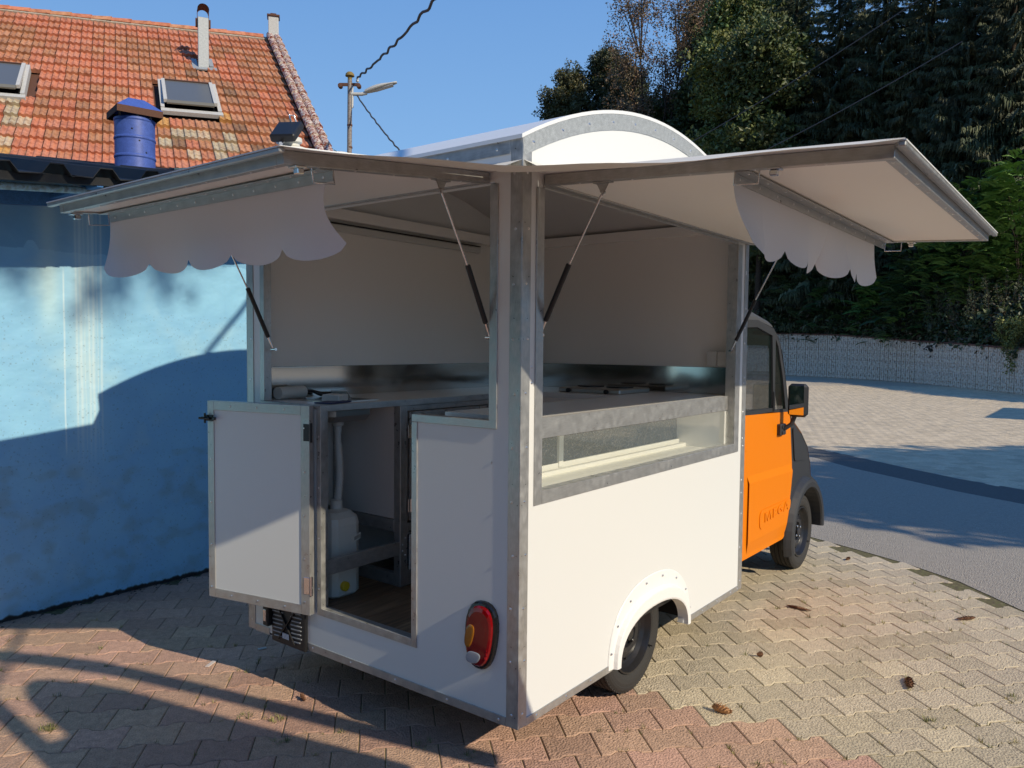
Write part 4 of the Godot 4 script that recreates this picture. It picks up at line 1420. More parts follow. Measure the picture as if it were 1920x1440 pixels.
func beside_the_camera() -> void:
	# what stands outside the picture and throws its shadow into it
	var dark := Color(0.05, 0.07, 0.025)
	broad_tree("broadleaf_tree", "spreading tree right of the picture, shading the lane", Vector3(8.6, 0, 12.2), [[Vector3(-0.9, 6.2, 0.0), Vector3(2.5, 1.9, 3.1), 1.2], [Vector3(1.6, 7.0, 0.8), Vector3(2.6, 1.6, 3.0), 0.7], [Vector3(3.2, 6.0, 0.0), Vector3(2.2, 1.4, 2.4), 0.6]], 3000, dark, 1.0, 0.45, "tree", 0.2)
	var ot := thing("broadleaf_tree", "thin overhanging tree right of the picture, dappling the blue wall", "tree", Vector3(-3.4, 0, 8.4))
	var og := G.new()
	og.tube([Vector3(-3.4, -0.2, 8.4), Vector3(-3.5, 5, 8.4), Vector3(-3.0, 9.9, 8.4)], [0.16, 0.13, 0.09], 8)
	og.tube([Vector3(-3.0, 9.7, 8.4), Vector3(-2.0, 10.45, 8.4), Vector3(0.4, 10.55, 8.4)], [0.07, 0.05, 0.02], 6)
	obj("trunk", og, M.bark, ot)
	var ox := []
	var oc := []
	for b in [[Vector3(-0.45, 10.35, 8.4), Vector3(0.95, 0.34, 0.6), 110], [Vector3(-1.7, 10.5, 8.4), Vector3(0.8, 0.34, 0.6), 60], [Vector3(-0.95, 9.80, 8.4), Vector3(0.20, 0.30, 0.16), 20], [Vector3(-0.50, 9.72, 8.4), Vector3(0.045, 0.30, 0.08), 9], [Vector3(-0.30, 9.74, 8.4), Vector3(0.04, 0.30, 0.08), 8], [Vector3(-0.05, 9.76, 8.4), Vector3(0.06, 0.28, 0.08), 9], [Vector3(0.2, 9.85, 8.4), Vector3(0.2, 0.2, 0.16), 14], [Vector3(-1.50, 9.35, 8.4), Vector3(0.05, 0.10, 0.1), 6], [Vector3(-1.47, 9.12, 8.4), Vector3(0.06, 0.08, 0.1), 6]]:
		for q in b[2]:
			var p: Vector3 = b[0] + Vector3(rnd(-1, 1), rnd(-1, 1), rnd(-1, 1)) * b[1]
			ox.append(Transform3D(rot(Vector3(rnd(-1, 1), rnd(-1, 1), rnd(-1, 1)), rnd(0, TAU)) * Basis.from_scale(Vector3.ONE * rnd(0.22, 0.42)), p))
			oc.append(dark * rnd(0.7, 1.3))
	multi("crown", clumps[2], ox, ot, "stuff", oc)
	# leaning gate frame with a panel
	var f := thing("tall_gate_frame", "tall dark steel frame with a sheet panel, right of the photographer", "gate", Vector3(-0.7, 0, 2.3))
	var g := G.new()
	var x := Transform3D(Basis(), Vector3(0, 0, 2.3))
	g.box(Vector3(-1.215, 0, 2.28), Vector3(-1.13, 3.62, 2.32))
	obj("post", g, M.plastic, f)
	g = G.new()
	g.extrude(PackedVector2Array([Vector2(-1.215, 3.64), Vector2(-0.977, 3.42), Vector2(-0.766, 3.19), Vector2(-0.611, 2.985), Vector2(-0.431, 2.62), Vector2(0.05, 1.60), Vector2(-0.04, 1.56), Vector2(-0.492, 2.54), Vector2(-0.66, 2.86), Vector2(-0.824, 3.09), Vector2(-1.019, 3.32), Vector2(-1.215, 3.50)]), x, 0.03)
	obj("rail", g, M.plastic, f)
	g = G.new()
	g.extrude(PackedVector2Array([Vector2(-1.06, 0.05), Vector2(-0.25, 0.05), Vector2(-0.25, 1.75), Vector2(-0.573, 2.45), Vector2(-0.687, 2.72), Vector2(-0.787, 2.885), Vector2(-0.90, 3.0), Vector2(-0.96, 3.03), Vector2(-1.01, 3.0), Vector2(-1.05, 2.9), Vector2(-1.06, 2.8)]), x, 0.02)
	obj("panel", g, M.plastic, f)
	g = G.new()
	g.box(Vector3(-1.14, 2.30, 2.285), Vector3(-1.05, 2.56, 2.315))
	obj("hinge", g, M.plastic, f)
	# flat-roofed shed whose corner shades the yard
	var s := thing("timber_shed", "small flat roofed timber shed right of the picture beside the yard", "shed", Vector3(22.5, 0, 4.2))
	g = G.new()
	g.box(Vector3(20.9, 0, 3.3), Vector3(24.3, 2.1, 6.0))
	obj("wall", g, M.wood, s)
	g = G.new()
	g.box(Vector3(20.35, 2.1, 2.75), Vector3(24.8, 2.22, 6.5))
	obj("roof", g, M.rust, s)
	# seen only in the polished sheet inside the stall: a buff garden wall and a hedge across the yard
	var hg := thing("hedge", "tall dark hedge behind the photographer", "hedge", Vector3(-9, 0, -1))
	var xs := []
	var cs := []
	for i in 3000:
		xs.append(Transform3D(rot(Vector3(rnd(-1, 1), rnd(-1, 1), rnd(-1, 1)), rnd(0, TAU)) * Basis.from_scale(Vector3.ONE * rnd(1.0, 1.8)), Vector3(-9.5 + rnd(-0.9, 0.9), rnd(0.2, 6.5), rnd(-9, 5))))
		cs.append(dark * rnd(0.7, 1.4))
	multi("foliage", clumps[0], xs, hg, "stuff", cs)


# ---------------------------------------------------------------- the truck
func arch_y(x: float) -> float:
	var t := (x - BL / 2) / (BL / 2)
	return SPRING + RISE * (1.0 - t * t)

func arch_strip(y_off0: float, y_off1: float, x0 := 0.0, x1 := BL, n := 28) -> PackedVector2Array:
	var p := PackedVector2Array()
	for i in n + 1:
		var x: float = lerp(x0, x1, i / float(n))
		p.append(Vector2(x, arch_y(x) + y_off0))
	for i in n + 1:
		var x: float = lerp(x1, x0, i / float(n))
		p.append(Vector2(x, arch_y(x) + y_off1))
	return p

func food_truck() -> void:
	var t := thing("food_truck", "white vending stall body on a small orange and black truck, both awnings raised", "food truck", Vector3(1.9, 0, -0.85))
	stall_body(t)
	rear_wall(t)
	interior(t)
	awnings(t)
	cab(t)
	var rear := wheel_node("rear_wheel", t, Vector3(1.05, 0.285, -0.075), 1.0)
	wheel_node("rear_wheel", t, Vector3(1.09, 0.285, -1.62), -1.0)
	wheel_node("front_wheel", t, Vector3(3.785, 0.285, -0.115), 1.0)
	wheel_node("front_wheel", t, Vector3(3.80, 0.287, -1.62), -1.0)
	# axles and frame
	var g := G.new()
	g.tube([Vector3(1.09, 0.285, -0.3), Vector3(1.09, 0.285, -1.45)], 0.035, 8)
	g.tube([Vector3(3.80, 0.287, -0.3), Vector3(3.80, 0.287, -1.45)], 0.03, 8)
	for z in [-0.50, -1.24]: g.box(Vector3(0.05, 0.29, z - 0.03), Vector3(3.6, 0.40, z + 0.03))
	g.box(Vector3(2.3, 0.22, -1.35), Vector3(3.3, 0.32, -0.40))
	obj("chassis", g, M.black, t)

func stall_body(t: Node3D) -> void:
	# --- right side, z = 0. Lower panel with the wheel cut-out
	var lower := PackedVector2Array([Vector2(0.0, BY + 0.01), Vector2(0.745, BY + 0.01)])
	for i in 13:
		var a := PI * (1.0 - i / 12.0)
		lower.append(Vector2(1.095 + cos(a) * 0.352, BY + 0.06 + sin(a) * 0.20))
	for p in [Vector2(1.44, BY + 0.01), Vector2(BL, BY + 0.01), Vector2(BL, 1.095), Vector2(0, 1.095)]: lower.append(p)
	var g := G.new()
	g.extrude(lower, Transform3D(Basis(), Vector3(0, 0, -0.03)), 0.03)
	g.box(Vector3(0.0, 1.095, -0.03), Vector3(0.13, 2.315, 0))
	g.box(Vector3(2.09, 1.095, -0.03), Vector3(BL, 2.315, 0))
	var top := arch_strip(0.0, 0.0)
	var up := PackedVector2Array()
	for i in 29: up.append(top[i])
	up.append(Vector2(BL, 2.315)); up.append(Vector2(0, 2.315))
	g.extrude(up, Transform3D(Basis(), Vector3(0, 0, -0.03)), 0.03)
	obj("side_panel", g, M.white, t)
	# left side, a closed wall
	g = G.new()
	var full := PackedVector2Array()
	for i in 29: full.append(top[i])
	full.append(Vector2(BL, BY)); full.append(Vector2(0, BY))
	g.extrude(full, Transform3D(Basis(), Vector3(0, 0, -BW)), 0.03)
	obj("side_panel", g, M.white, t)
	# front wall
	g = G.new()
	g.box(Vector3(BL - 0.03, BY, -BW + 0.03), Vector3(BL - 0.001, SPRING - 0.01, -0.03))
	obj("front_panel", g, M.white, t)
	# roof: an arched sheet with a small drip edge
	g = G.new()
	g.extrude(arch_strip(0.018, 0.003, -0.012, BL + 0.012), Transform3D(Basis(), Vector3(0, 0, -BW - 0.015)), BW + 0.02)
	obj("roof", g, M.roof_sheet, t)
	g = G.new()
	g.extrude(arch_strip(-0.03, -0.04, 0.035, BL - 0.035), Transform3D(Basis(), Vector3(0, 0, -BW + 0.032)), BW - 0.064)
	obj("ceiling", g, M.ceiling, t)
	# aluminium arch band with rivets
	for z in [0.0, -BW - 0.004]:
		g = G.new()
		g.extrude(arch_strip(0.002, -0.066), Transform3D(Basis(), Vector3(0, 0, z)), 0.004)
		obj("arch_band", g, M.zinc if z == 0.0 else M.alu, t)
	var riv := G.new()
	for i in 12:
		var x := 0.06 + i * 0.193
		riv.dome(Vector3(x, arch_y(x) - 0.035, 0.004), Vector3(0, 0, 1), 0.0075)
	# corner posts: angle sections
	for c in [[0.0, 0.0], [0.0, -BW], [BL, 0.0], [BL, -BW]]:
		g = G.new()
		var sx: float = 1.0 if c[0] == 0.0 else -1.0
		var sz: float = -1.0 if c[1] == 0.0 else 1.0
		var th := 0.0035
		var x0: float = c[0] - sx * th
		var z0: float = c[1] - sz * th
		g.cbox(Vector3(min(x0, c[0] + sx * 0.052), BY, min(z0, z0 + sz * th)), Vector3(max(x0, c[0] + sx * 0.052), SPRING + 0.004, max(z0, z0 + sz * th)), 0.0012)
		g.cbox(Vector3(min(x0, x0 + sx * th), BY, min(z0 + sz * th, c[1] + sz * 0.054)), Vector3(max(x0, x0 + sx * th), SPRING + 0.004, max(z0 + sz * th, c[1] + sz * 0.054)), 0.0012)
		obj("corner_post", g, M.alu, t)
		for k in 11:
			var y := BY + 0.05 + k * 0.205
			riv.dome(Vector3(c[0] + sx * (0.036 if k % 2 else 0.026), y + 0.004, z0), Vector3(0, 0, -sz), 0.0062)
			riv.dome(Vector3(x0, y, c[1] + sz * (0.036 if k % 3 else 0.028)), Vector3(-sx, 0, 0), 0.0062)
	# skirting angles along the bottom
	for q in [[0.05, 0.705], [1.475, BL - 0.05]]:
		g = G.new()
		g.cbox(Vector3(q[0], BY - 0.002, 0.0), Vector3(q[1], BY + 0.030, 0.004), 0.001)
		g.box(Vector3(q[0], BY - 0.004, -0.05), Vector3(q[1], BY - 0.0015, 0.001))
		obj("bottom_trim", g, M.alu_h, t)
	for x in [0.12, 0.33, 0.52, 0.69, 1.49, 1.68, 1.88, 2.08, 2.18]: riv.dome(Vector3(x, BY + 0.015, 0.004), Vector3(0, 0, 1), 0.006)
	# floor pan and wheel box
	g = G.new()
	g.box(Vector3(0.02, 0.385, -BW + 0.03), Vector3(BL - 0.03, 0.425, -0.03))
	g.box(Vector3(0.68, BY + 0.02, -0.034), Vector3(0.70, 0.40, -0.30))
	g.box(Vector3(1.50, BY + 0.02, -0.034), Vector3(1.52, 0.40, -0.30))
	obj("floor_pan", g, M.black, t)
	# moulded wheel arch
	g = G.new()
	var cx := 1.095
	var cy := BY + 0.045
	# half width, height above the skirting, how far it stands out
	var rings := [[0.427, 0.312, 0.001], [0.424, 0.308, 0.005], [0.400, 0.262, 0.008], [0.392, 0.238, 0.010], [0.386, 0.228, 0.027], [0.380, 0.222, 0.030], [0.358, 0.172, 0.031], [0.352, 0.164, 0.028], [0.352, 0.164, -0.03]]
	for i in rings.size() - 1:
		var r0: Array = rings[i]
		var r1: Array = rings[i + 1]
		for k in 24:
			var a0 := PI * k / 24
			var a1 := PI * (k + 1) / 24
			var f := func(r: Array, a: float) -> Vector3:
				var ca := cos(a)
				var sa := sin(a)
				# squarer than a circle, like the moulding
				var q := pow(pow(abs(ca), 2.35) + pow(abs(sa), 2.35), -1.0 / 2.35)
				return Vector3(cx + r[0] * ca * q, cy - 0.038 * (1.0 - sa) + r[1] * sa * q, r[2])
			g.quad(f.call(r0, a0), f.call(r0, a1), f.call(r1, a1), f.call(r1, a0))
	obj("wheel_arch", g, mat(lin(0.80, 0.80, 0.79), 0.3), t)
	for k in 8:
		var a := PI * (0.04 + 0.92 * k / 7.0)
		riv.dome(Vector3(cx + 0.412 * cos(a), cy + 0.288 * sin(a), 0.010), Vector3(0, 0, 1), 0.006)
	# frame of the side opening
	pieces("window_frame", M.alu, t, [[Vector3(0.086, 1.087, 0.0), Vector3(0.135, 2.30, 0.006)], [Vector3(2.075, 1.087, 0.0), Vector3(2.142, 2.30, 0.006)]])
	pieces("window_frame", M.alu_h, t, [[Vector3(0.136, 1.087, 0.0), Vector3(2.074, 1.138, 0.006)], [Vector3(0.13, 2.300, 0.0), Vector3(2.075, 2.315, 0.006)]])
	pieces("jamb", M.alu, t, [[Vector3(0.1305, 1.10, -0.045), Vector3(0.136, 2.30, 0.0)], [Vector3(2.074, 1.10, -0.055), Vector3(2.089, 2.30, 0.0)]], 0.0005)
	g = G.new()
	g.box(Vector3(0.136, 1.132, -0.045), Vector3(2.074, 1.138, 0.0))
	obj("jamb", g, M.alu_h, t)
	for y in [1.56, 1.62]: riv.dome(Vector3(0.068, y, 0.0), Vector3(0, 0, 1), 0.006)
	for k in 6: riv.dome(Vector3(2.19 + 0.02, 0.5 + k * 0.33, 0.0035), Vector3(0, 0, 1), 0.006)
	obj("rivets", riv, M.rivet, t, "stuff")

func rear_wall(t: Node3D) -> void:
	var g := G.new()
	# white sandwich panels round the door and the opening
	g.box(Vector3(0, BY + 0.01, -0.555), Vector3(0.03, 1.385, -0.03))
	g.box(Vector3(0, 1.385, -0.125), Vector3(0.03, 2.315, -0.03))
	g.box(Vector3(0, BY + 0.01, -1.20), Vector3(0.03, 0.432, -0.555))
	g.box(Vector3(0, BY + 0.01, -BW + 0.03), Vector3(0.03, 1.395, -1.20))
	g.box(Vector3(0, 1.395, -BW + 0.03), Vector3(0.03, 2.315, -1.615))
	g.box(Vector3(0, 2.315, -BW + 0.03), Vector3(0.03, SPRING - 0.005, -0.03))
	obj("rear_panel", g, M.white, t)
	pieces("top_trim", M.alu_h, t, [[Vector3(-0.004, SPRING - 0.052, -BW + 0.055), Vector3(0, SPRING + 0.003, -0.055)]], 0.001)
	pieces("bottom_trim", M.alu_h, t, [[Vector3(-0.004, BY - 0.002, -1.255), Vector3(0, BY + 0.034, -0.055)], [Vector3(-0.004, BY - 0.002, -BW + 0.055), Vector3(0, BY + 0.034, -1.562)]], 0.001)
	pieces("bottom_trim", M.alu_h, t, [[Vector3(0.0005, BY - 0.004, -BW + 0.05), Vector3(0.05, BY, -0.05)]], 0.001)
	var riv := G.new()
	for k in 7: riv.dome(Vector3(-0.004, SPRING - 0.028, -0.12 - k * 0.25), Vector3(-1, 0, 0), 0.006)
	for z in [-0.09, -0.36, -0.66, -0.95, -1.22]: riv.dome(Vector3(-0.004, BY + 0.016, z), Vector3(-1, 0, 0), 0.006)
	for k in 5: riv.dome(Vector3(0.0, 1.25 + k * 0.22, -0.138), Vector3(-1, 0, 0), 0.005)
	# aluminium edging: door right, window right, door left, window left; counter notch, door bottom, sill
	for q in [[0.426, 1.381, -0.565, -0.534], [1.412, 2.31, -0.150, -0.112], [0.426, 1.400, -1.186, -1.156], [1.416, 2.31, -1.625, -1.590]]:
		pieces("opening_trim", M.alu, t, [[Vector3(-0.005, q[0], q[2]), Vector3(0.038, q[1], q[3])]], 0.0012)
	for q in [[1.3815, 1.413, -0.565, -0.112], [0.426, 0.460, -1.1555, -0.5655], [1.400, 1.4155, -1.625, -1.156]]:
		pieces("opening_trim", M.alu_h, t, [[Vector3(-0.005, q[0], q[2]), Vector3(0.038, q[1], q[3])]], 0.0012)
	for k in 4: riv.dome(Vector3(-0.005, 0.55 + k * 0.24, -1.171), Vector3(-1, 0, 0), 0.005)
	obj("rivets", riv, M.rivet, t, "stuff")
	# half door, swung right back
	var d := node("half_door", t, Vector3(-0.03, 0.43, -1.19))
	var th := deg_to_rad(168.0)
	var along := Vector3(-sin(th), 0, cos(th))
	var face := along.cross(Vector3.UP)            # towards the camera
	if face.dot(CAM) < 0: face = -face
	var dx := Transform3D(Basis(along, Vector3.UP, along.cross(Vector3.UP)), Vector3(-0.03, 0.43, -1.19))
	var sgn := 1.0 if along.cross(Vector3.UP).dot(face) > 0 else -1.0
	var dbox := func(gg: G, u0: float, u1: float, y0: float, y1: float, f0: float, f1: float, bev := 0.0012) -> void:
		gg.cboxt(dx * Transform3D(Basis(), Vector3((u0 + u1) / 2, (y0 + y1) / 2, sgn * (f0 + f1) / 2)), Vector3(u1 - u0, y1 - y0, f1 - f0), bev)
	g = G.new()
	dbox.call(g, 0.030, 0.612, 0.030, 0.955, -0.012, 0.012)
	obj("door_panel", g, M.white, d)
	for q in [[0.0, 0.052, 0.0, 0.985], [0.600, 0.642, 0.0, 0.985], [0.0525, 0.5995, 0.0, 0.045], [0.0525, 0.5995, 0.940, 0.985]]:
		g = G.new()
		dbox.call(g, q[0], q[1], q[2], q[3], -0.016, 0.016)
		obj("door_frame", g, M.alu if q[3] - q[2] > 0.5 else M.alu_h, d)
	g = G.new()
	for k in 5:
		g.dome(dx * Vector3(0.030, 0.06 + k * 0.205, sgn * 0.016), face, 0.0065)
		g.dome(dx * Vector3(0.622, 0.05 + k * 0.215, sgn * 0.016), face, 0.0065)
	for k in 3:
		g.dome(dx * Vector3(0.15 + k * 0.17, 0.022, sgn * 0.016), face, 0.0065)
		g.dome(dx * Vector3(0.15 + k * 0.17, 0.963, sgn * 0.016), face, 0.0065)
	obj("rivets", g, M.rivet, d, "stuff")
	for y in [0.14, 0.86]:
		g = G.new()
		g.tube([dx * Vector3(-0.006, y - 0.045, sgn * 0.012), dx * Vector3(-0.006, y + 0.045, sgn * 0.012)], 0.007, 8)
		dbox.call(g, 0.0, 0.034, y - 0.04, y + 0.04, 0.016, 0.0185)
		obj("hinge", g, M.black if y > 0.5 else M.chrome, d)
	g = G.new()
	dbox.call(g, 0.600, 0.655, 0.885, 0.915, 0.016, 0.024)
	dbox.call(g, 0.575, 0.664, 0.892, 0.906, 0.024, 0.036)
	g.tube([dx * Vector3(0.60, 0.899, sgn * 0.040), dx * Vector3(0.668, 0.899, sgn * 0.044)], 0.006, 8)
	g.tube([dx * Vector3(0.640, 0.875, sgn * 0.034), dx * Vector3(0.640, 0.925, sgn * 0.034)], 0.005, 6)
	obj("latch", g, M.black_gloss, d)
	# number plate holder, ribbed black plastic, with its lamp
	var p := node("plate_holder", t, Vector3(-0.01, 0.24, -1.41))
	g = G.new()
	g.cbox(Vector3(-0.020, 0.228, -1.520), Vector3(0.0, 0.425, -1.258), 0.004)
	obj("backing", g, M.black, p)
	for side in [-1, 1]:
		for k in 8:
			g = G.new()
			var y := 0.262 + k * 0.020
			var zc: float = -1.395 + side * 0.072
			var half: float = 0.030 + 0.012 * abs(sin(k * 1.3))
			g.bar(Vector3(-0.022, y, zc - half), Vector3(-0.022, y + 0.004, zc + half), 0.004, 0.005, Vector3.UP)
			obj("rib", g, mat(lin(0.30, 0.31, 0.33), 0.5), p)
	g = G.new()
	g.bar(Vector3(-0.023, 0.25, -1.46), Vector3(-0.023, 0.41, -1.33), 0.004, 0.012, Vector3.LEFT)
	g.bar(Vector3(-0.023, 0.25, -1.33), Vector3(-0.023, 0.41, -1.46), 0.004, 0.012, Vector3.LEFT)
	obj("cross_rib", g, M.black, p)
	g = G.new()
	g.quaduv(Vector3(-0.026, 0.262, -1.425), Vector3(-0.026, 0.262, -1.375), Vector3(-0.026, 0.290, -1.375), Vector3(-0.026, 0.290, -1.425), Vector2(0, 0), Vector2(1, 1))
	obj("sticker", g, M.label, p)
	g = G.new()
	g.cbox(Vector3(-0.045, 0.30, -1.562), Vector3(0.0, 0.405, -1.518), 0.006)
	obj("lamp_housing", g, M.black, p)
	g = G.new()
	g.cbox(Vector3(-0.049, 0.325, -1.552), Vector3(-0.044, 0.385, -1.530), 0.004)
	obj("lamp_lens", g, M.chrome, p)
	# tail light: an upright bean in a black bezel
	var l := node("tail_light", t, Vector3(-0.01, 0.567, -0.176))
	var oval := func(w: float, h: float, n := 28, cy := 0.0, cz := 0.0) -> PackedVector2Array:
		var q := PackedVector2Array()
		for k in n:
			var a := TAU * k / n
			var r := pow(pow(abs(cos(a)), 2.5) + pow(abs(sin(a)), 2.5), -1.0 / 2.5)
			var y := sin(a) * h * r
			q.append(Vector2(cz + cos(a) * w * r * (1.0 + 0.10 * y / h) + 0.010 * (y / h), cy + y))
		return q
	# local x runs from the camera's left to right (world +z), y up, z out of the wall (-x)
	var lx := Transform3D(Basis(Vector3(0, 0, 1), Vector3.UP, Vector3(-1, 0, 0)), Vector3(0, 0.567, -0.176))
	var shell := func(w: float, h: float, z0: float, dz: float, m: Material, called: String, cy := 0.0, cz := 0.0) -> void:
		var gg := G.new()
		var steps := [[1.0, 0.0], [0.99, 0.5], [0.94, 0.8], [0.82, 0.95], [0.5, 1.0], [0.0, 1.02]]
		for i in steps.size() - 1:
			var a: PackedVector2Array = oval.call(w * steps[i][0], h * steps[i][0], 28, cy, cz)
			var b: PackedVector2Array = oval.call(max(w * steps[i + 1][0], 0.0001), max(h * steps[i + 1][0], 0.0001), 28, cy, cz)
			for k in 28:
				var k2 := (k + 1) % 28
				var za: float = z0 + dz * steps[i][1]
				var zb: float = z0 + dz * steps[i + 1][1]
				gg.quad(lx * Vector3(a[k].x, a[k].y, za), lx * Vector3(a[k2].x, a[k2].y, za), lx * Vector3(b[k2].x, b[k2].y, zb), lx * Vector3(b[k].x, b[k].y, zb))
		obj(called, gg, m, l)
	shell.call(0.080, 0.137, 0.0, 0.022, M.black_gloss, "bezel")
	shell.call(0.066, 0.122, 0.012, 0.022, M.red, "red_lens")
	shell.call(0.022, 0.048, 0.0285, 0.010, M.amber, "amber_lens", -0.004, -0.040)
	shell.call(0.036, 0.026, 0.0245, 0.012, M.lens, "reversing_lens", -0.086, -0.022)
	g = G.new()
	for k in 9:
		g.boxt(lx * Transform3D(Basis(), Vector3(0.040 + 0.004 * sin(k), -0.075 + k * 0.016, 0.030)), Vector3(0.008, 0.010, 0.006))
	obj("reflector", g, mat(lin(0.60, 0.02, 0.03), 0.05, 0.5), l)

func interior(t: Node3D) -> void:
	var g := G.new()
	# white upper lining, then polished sheet down to the worktop
	g.box(Vector3(0.035, 1.582, -BW + 0.031), Vector3(BL - 0.035, 2.43, -BW + 0.040))
	g.box(Vector3(BL - 0.045, 1.582, -BW + 0.045), Vector3(BL - 0.032, 2.43, -0.035))
	obj("wall_lining", g, M.inner_white, t)
	g = G.new()
	g.box(Vector3(0.035, 1.40, -BW + 0.031), Vector3(BL - 0.035, 1.580, -BW + 0.036))
	obj("splashback", g, M.steel, t)
	g = G.new()
	g.box(Vector3(BL - 0.039, 1.40, -BW + 0.045), Vector3(BL - 0.032, 1.580, -0.035))
	obj("splashback", g, M.steel, t)
	pieces("lower_lining", M.inner_white, t, [[Vector3(0.035, 0.425, -BW + 0.031), Vector3(BL - 0.035, 1.40, -BW + 0.038)], [Vector3(BL - 0.045, 0.425, -BW + 0.045), Vector3(BL - 0.032, 1.40, -0.035)], [Vector3(0.0305, 0.43, -0.52), Vector3(0.034, 1.36, -0.04)]], 0.0005)
	# boxed beams under the roof, and a slim lamp
	pieces("ceiling_beam", M.inner_white, t, [[Vector3(0.035, 2.385, -BW + 0.041), Vector3(BL - 0.05, 2.445, -BW + 0.10)], [Vector3(BL - 0.10, 2.385, -BW + 0.10), Vector3(BL - 0.046, 2.445, -0.035)], [Vector3(0.031, 2.33, -BW + 0.10), Vector3(0.07, 2.44, -0.035)], [Vector3(0.07, 2.33, -0.075), Vector3(BL - 0.10, 2.44, -0.033)]], 0.003)
	g = G.new()
	g.cbox(Vector3(0.45, 2.322, -BW + 0.042), Vector3(1.75, 2.362, -BW + 0.075), 0.006)
	var lamp := obj("strip_lamp", g, M.pvc, t)
	g = G.new()
	g.box(Vector3(0.47, 2.364, -BW + 0.042), Vector3(1.75, 2.370, -BW + 0.072))
	obj("lamp_rail", g, M.black, lamp)
	# plank floor
	var k := 0
	for i in 9:
		var z0 := -BW + 0.045 + i * 0.185
		for j in 3:
			var x0: float = 0.032 + (0.0 if j == 0 else (0.42 + 0.27 * (i % 3)) + (j - 1) * 0.9)
			var x1: float = (0.032 + 0.42 + 0.27 * (i % 3)) + j * 0.9 - 0.003
			x1 = min(x1, BL - 0.05)
			if x1 <= x0: continue
			g = G.new()
			g.cbox(Vector3(x0, 0.4255, z0), Vector3(x1, 0.434, min(z0 + 0.182, -0.04)), 0.001)
			obj("floor_plank", g, M.wood if (i + j) % 2 else M.wood2, t)
			k += 1
	# worktops: left run with the sink hole, front run, and the top of the display case
	var tops := node("worktop", t, Vector3(1.1, 1.385, -1.2))
	g = G.new()
	g.box(Vector3(0.031, 1.386, -BW + 0.04), Vector3(0.15, 1.416, -1.162))
	g.box(Vector3(0.15, 1.386, -BW + 0.04), Vector3(0.44, 1.416, -1.60))
	g.box(Vector3(0.15, 1.386, -1.27), Vector3(0.44, 1.416, -1.162))
	g.box(Vector3(0.44, 1.386, -BW + 0.04), Vector3(BL - 0.05, 1.416, -1.162))
	obj("left_top", g, M.top, tops)
	g = G.new()
	g.box(Vector3(1.62, 1.386, -1.159), Vector3(BL - 0.05, 1.416, -0.512))
	obj("front_top", g, M.top, tops)
	g = G.new()
	g.box(Vector3(0.14, 1.386, -0.509), Vector3(BL - 0.05, 1.417, -0.045))
	obj("display_top", g, M.top, tops)
	g = G.new()
	g.cbox(Vector3(0.031, 1.385, -1.161), Vector3(1.62, 1.417, -1.156), 0.001)
	obj("top_edge", g, M.alu_h, tops)
	# sink
	var s := node("sink", t, Vector3(0.295, 1.31, -1.435))
	g = G.new()
	g.cbox(Vector3(0.155, 1.312, -1.595), Vector3(0.435, 1.40, -1.275), 0.03)
	obj("bowl", g, M.bowl, s)
	g = G.new()
	g.boxt(Transform3D(Basis(), Vector3(0.295, 1.4175, -1.435)), Vector3(0.31, 0.003, 0.36))
	obj("rim", g, M.bowl, s)
	g = G.new()
	g.boxt(Transform3D(Basis(), Vector3(0.295, 1.4185, -1.435)), Vector3(0.26, 0.002, 0.30))
	obj("basin", g, mat(lin(0.05, 0.05, 0.05), 0.25, 0.6), s)
	g = G.new()
	g.lathe(Transform3D(Basis(), Vector3(0.30, 1.25, -1.40)), [Vector2(0, 0), Vector2(0.020, 0), Vector2(0.020, 0.03), Vector2(0.030, 0.035), Vector2(0.030, 0.06), Vector2(0, 0.06)], 14)
	g.tube([Vector3(0.30, 1.26, -1.40), Vector3(0.30, 1.19, -1.40)], 0.017, 12)
	obj("drain", g, M.pvc, s)
	g = G.new()
	var pts := []
	var rad := []
	for i in 61:
		var f := i / 60.0
		pts.append(Vector3(lerp(0.30, 0.262, f) + 0.018 * sin(f * 2.6), lerp(1.19, 0.90, f), lerp(-1.40, -1.37, f)))
		rad.append(0.0165 if i % 3 == 0 else 0.0215)
	g.tube(pts, rad, 12)
	obj("corrugated_hose", g, M.pvc, s)
	# cabinets under the left run
	var c := node("cabinet", t, Vector3(0.95, 0.43, -1.4))
	pieces("corner_upright", M.alu, c, [[Vector3(0.508, 0.436, -1.205), Vector3(0.562, 1.385, -1.157)], [Vector3(0.508, 0.436, -BW + 0.045), Vector3(0.56, 1.385, -BW + 0.09)], [Vector3(1.55, 0.436, -1.205), Vector3(1.60, 1.385, -1.157)]], 0.002)
	g = G.new()
	g.cbox(Vector3(0.512, 0.79, -BW + 0.05), Vector3(0.524, 1.384, -1.206), 0.001)
	obj("end_panel", g, mat(lin(0.60, 0.58, 0.55), 0.5), c)
	pieces("rail", M.alu_h, c, [[Vector3(0.510, 0.722, -BW + 0.09), Vector3(0.548, 0.786, -1.206)], [Vector3(0.563, 0.705, -1.205), Vector3(1.55, 0.765, -1.160)], [Vector3(0.563, 1.355, -1.205), Vector3(1.55, 1.384, -1.160)], [Vector3(0.512, 0.436, -BW + 0.09), Vector3(0.548, 0.50, -1.206)], [Vector3(0.563, 0.436, -1.205), Vector3(1.55, 0.52, -1.160)]], 0.002)
	g = G.new()
	g.cbox(Vector3(0.035, 0.607, -1.190), Vector3(0.507, 0.676, -1.158), 0.002)
	obj("bay_rail", g, M.alu_h, c)
	g = G.new()
	for y in [0.625, 0.658]:
		g.dome(Vector3(0.525, y, -1.156), Vector3(0, 0, 1), 0.006)
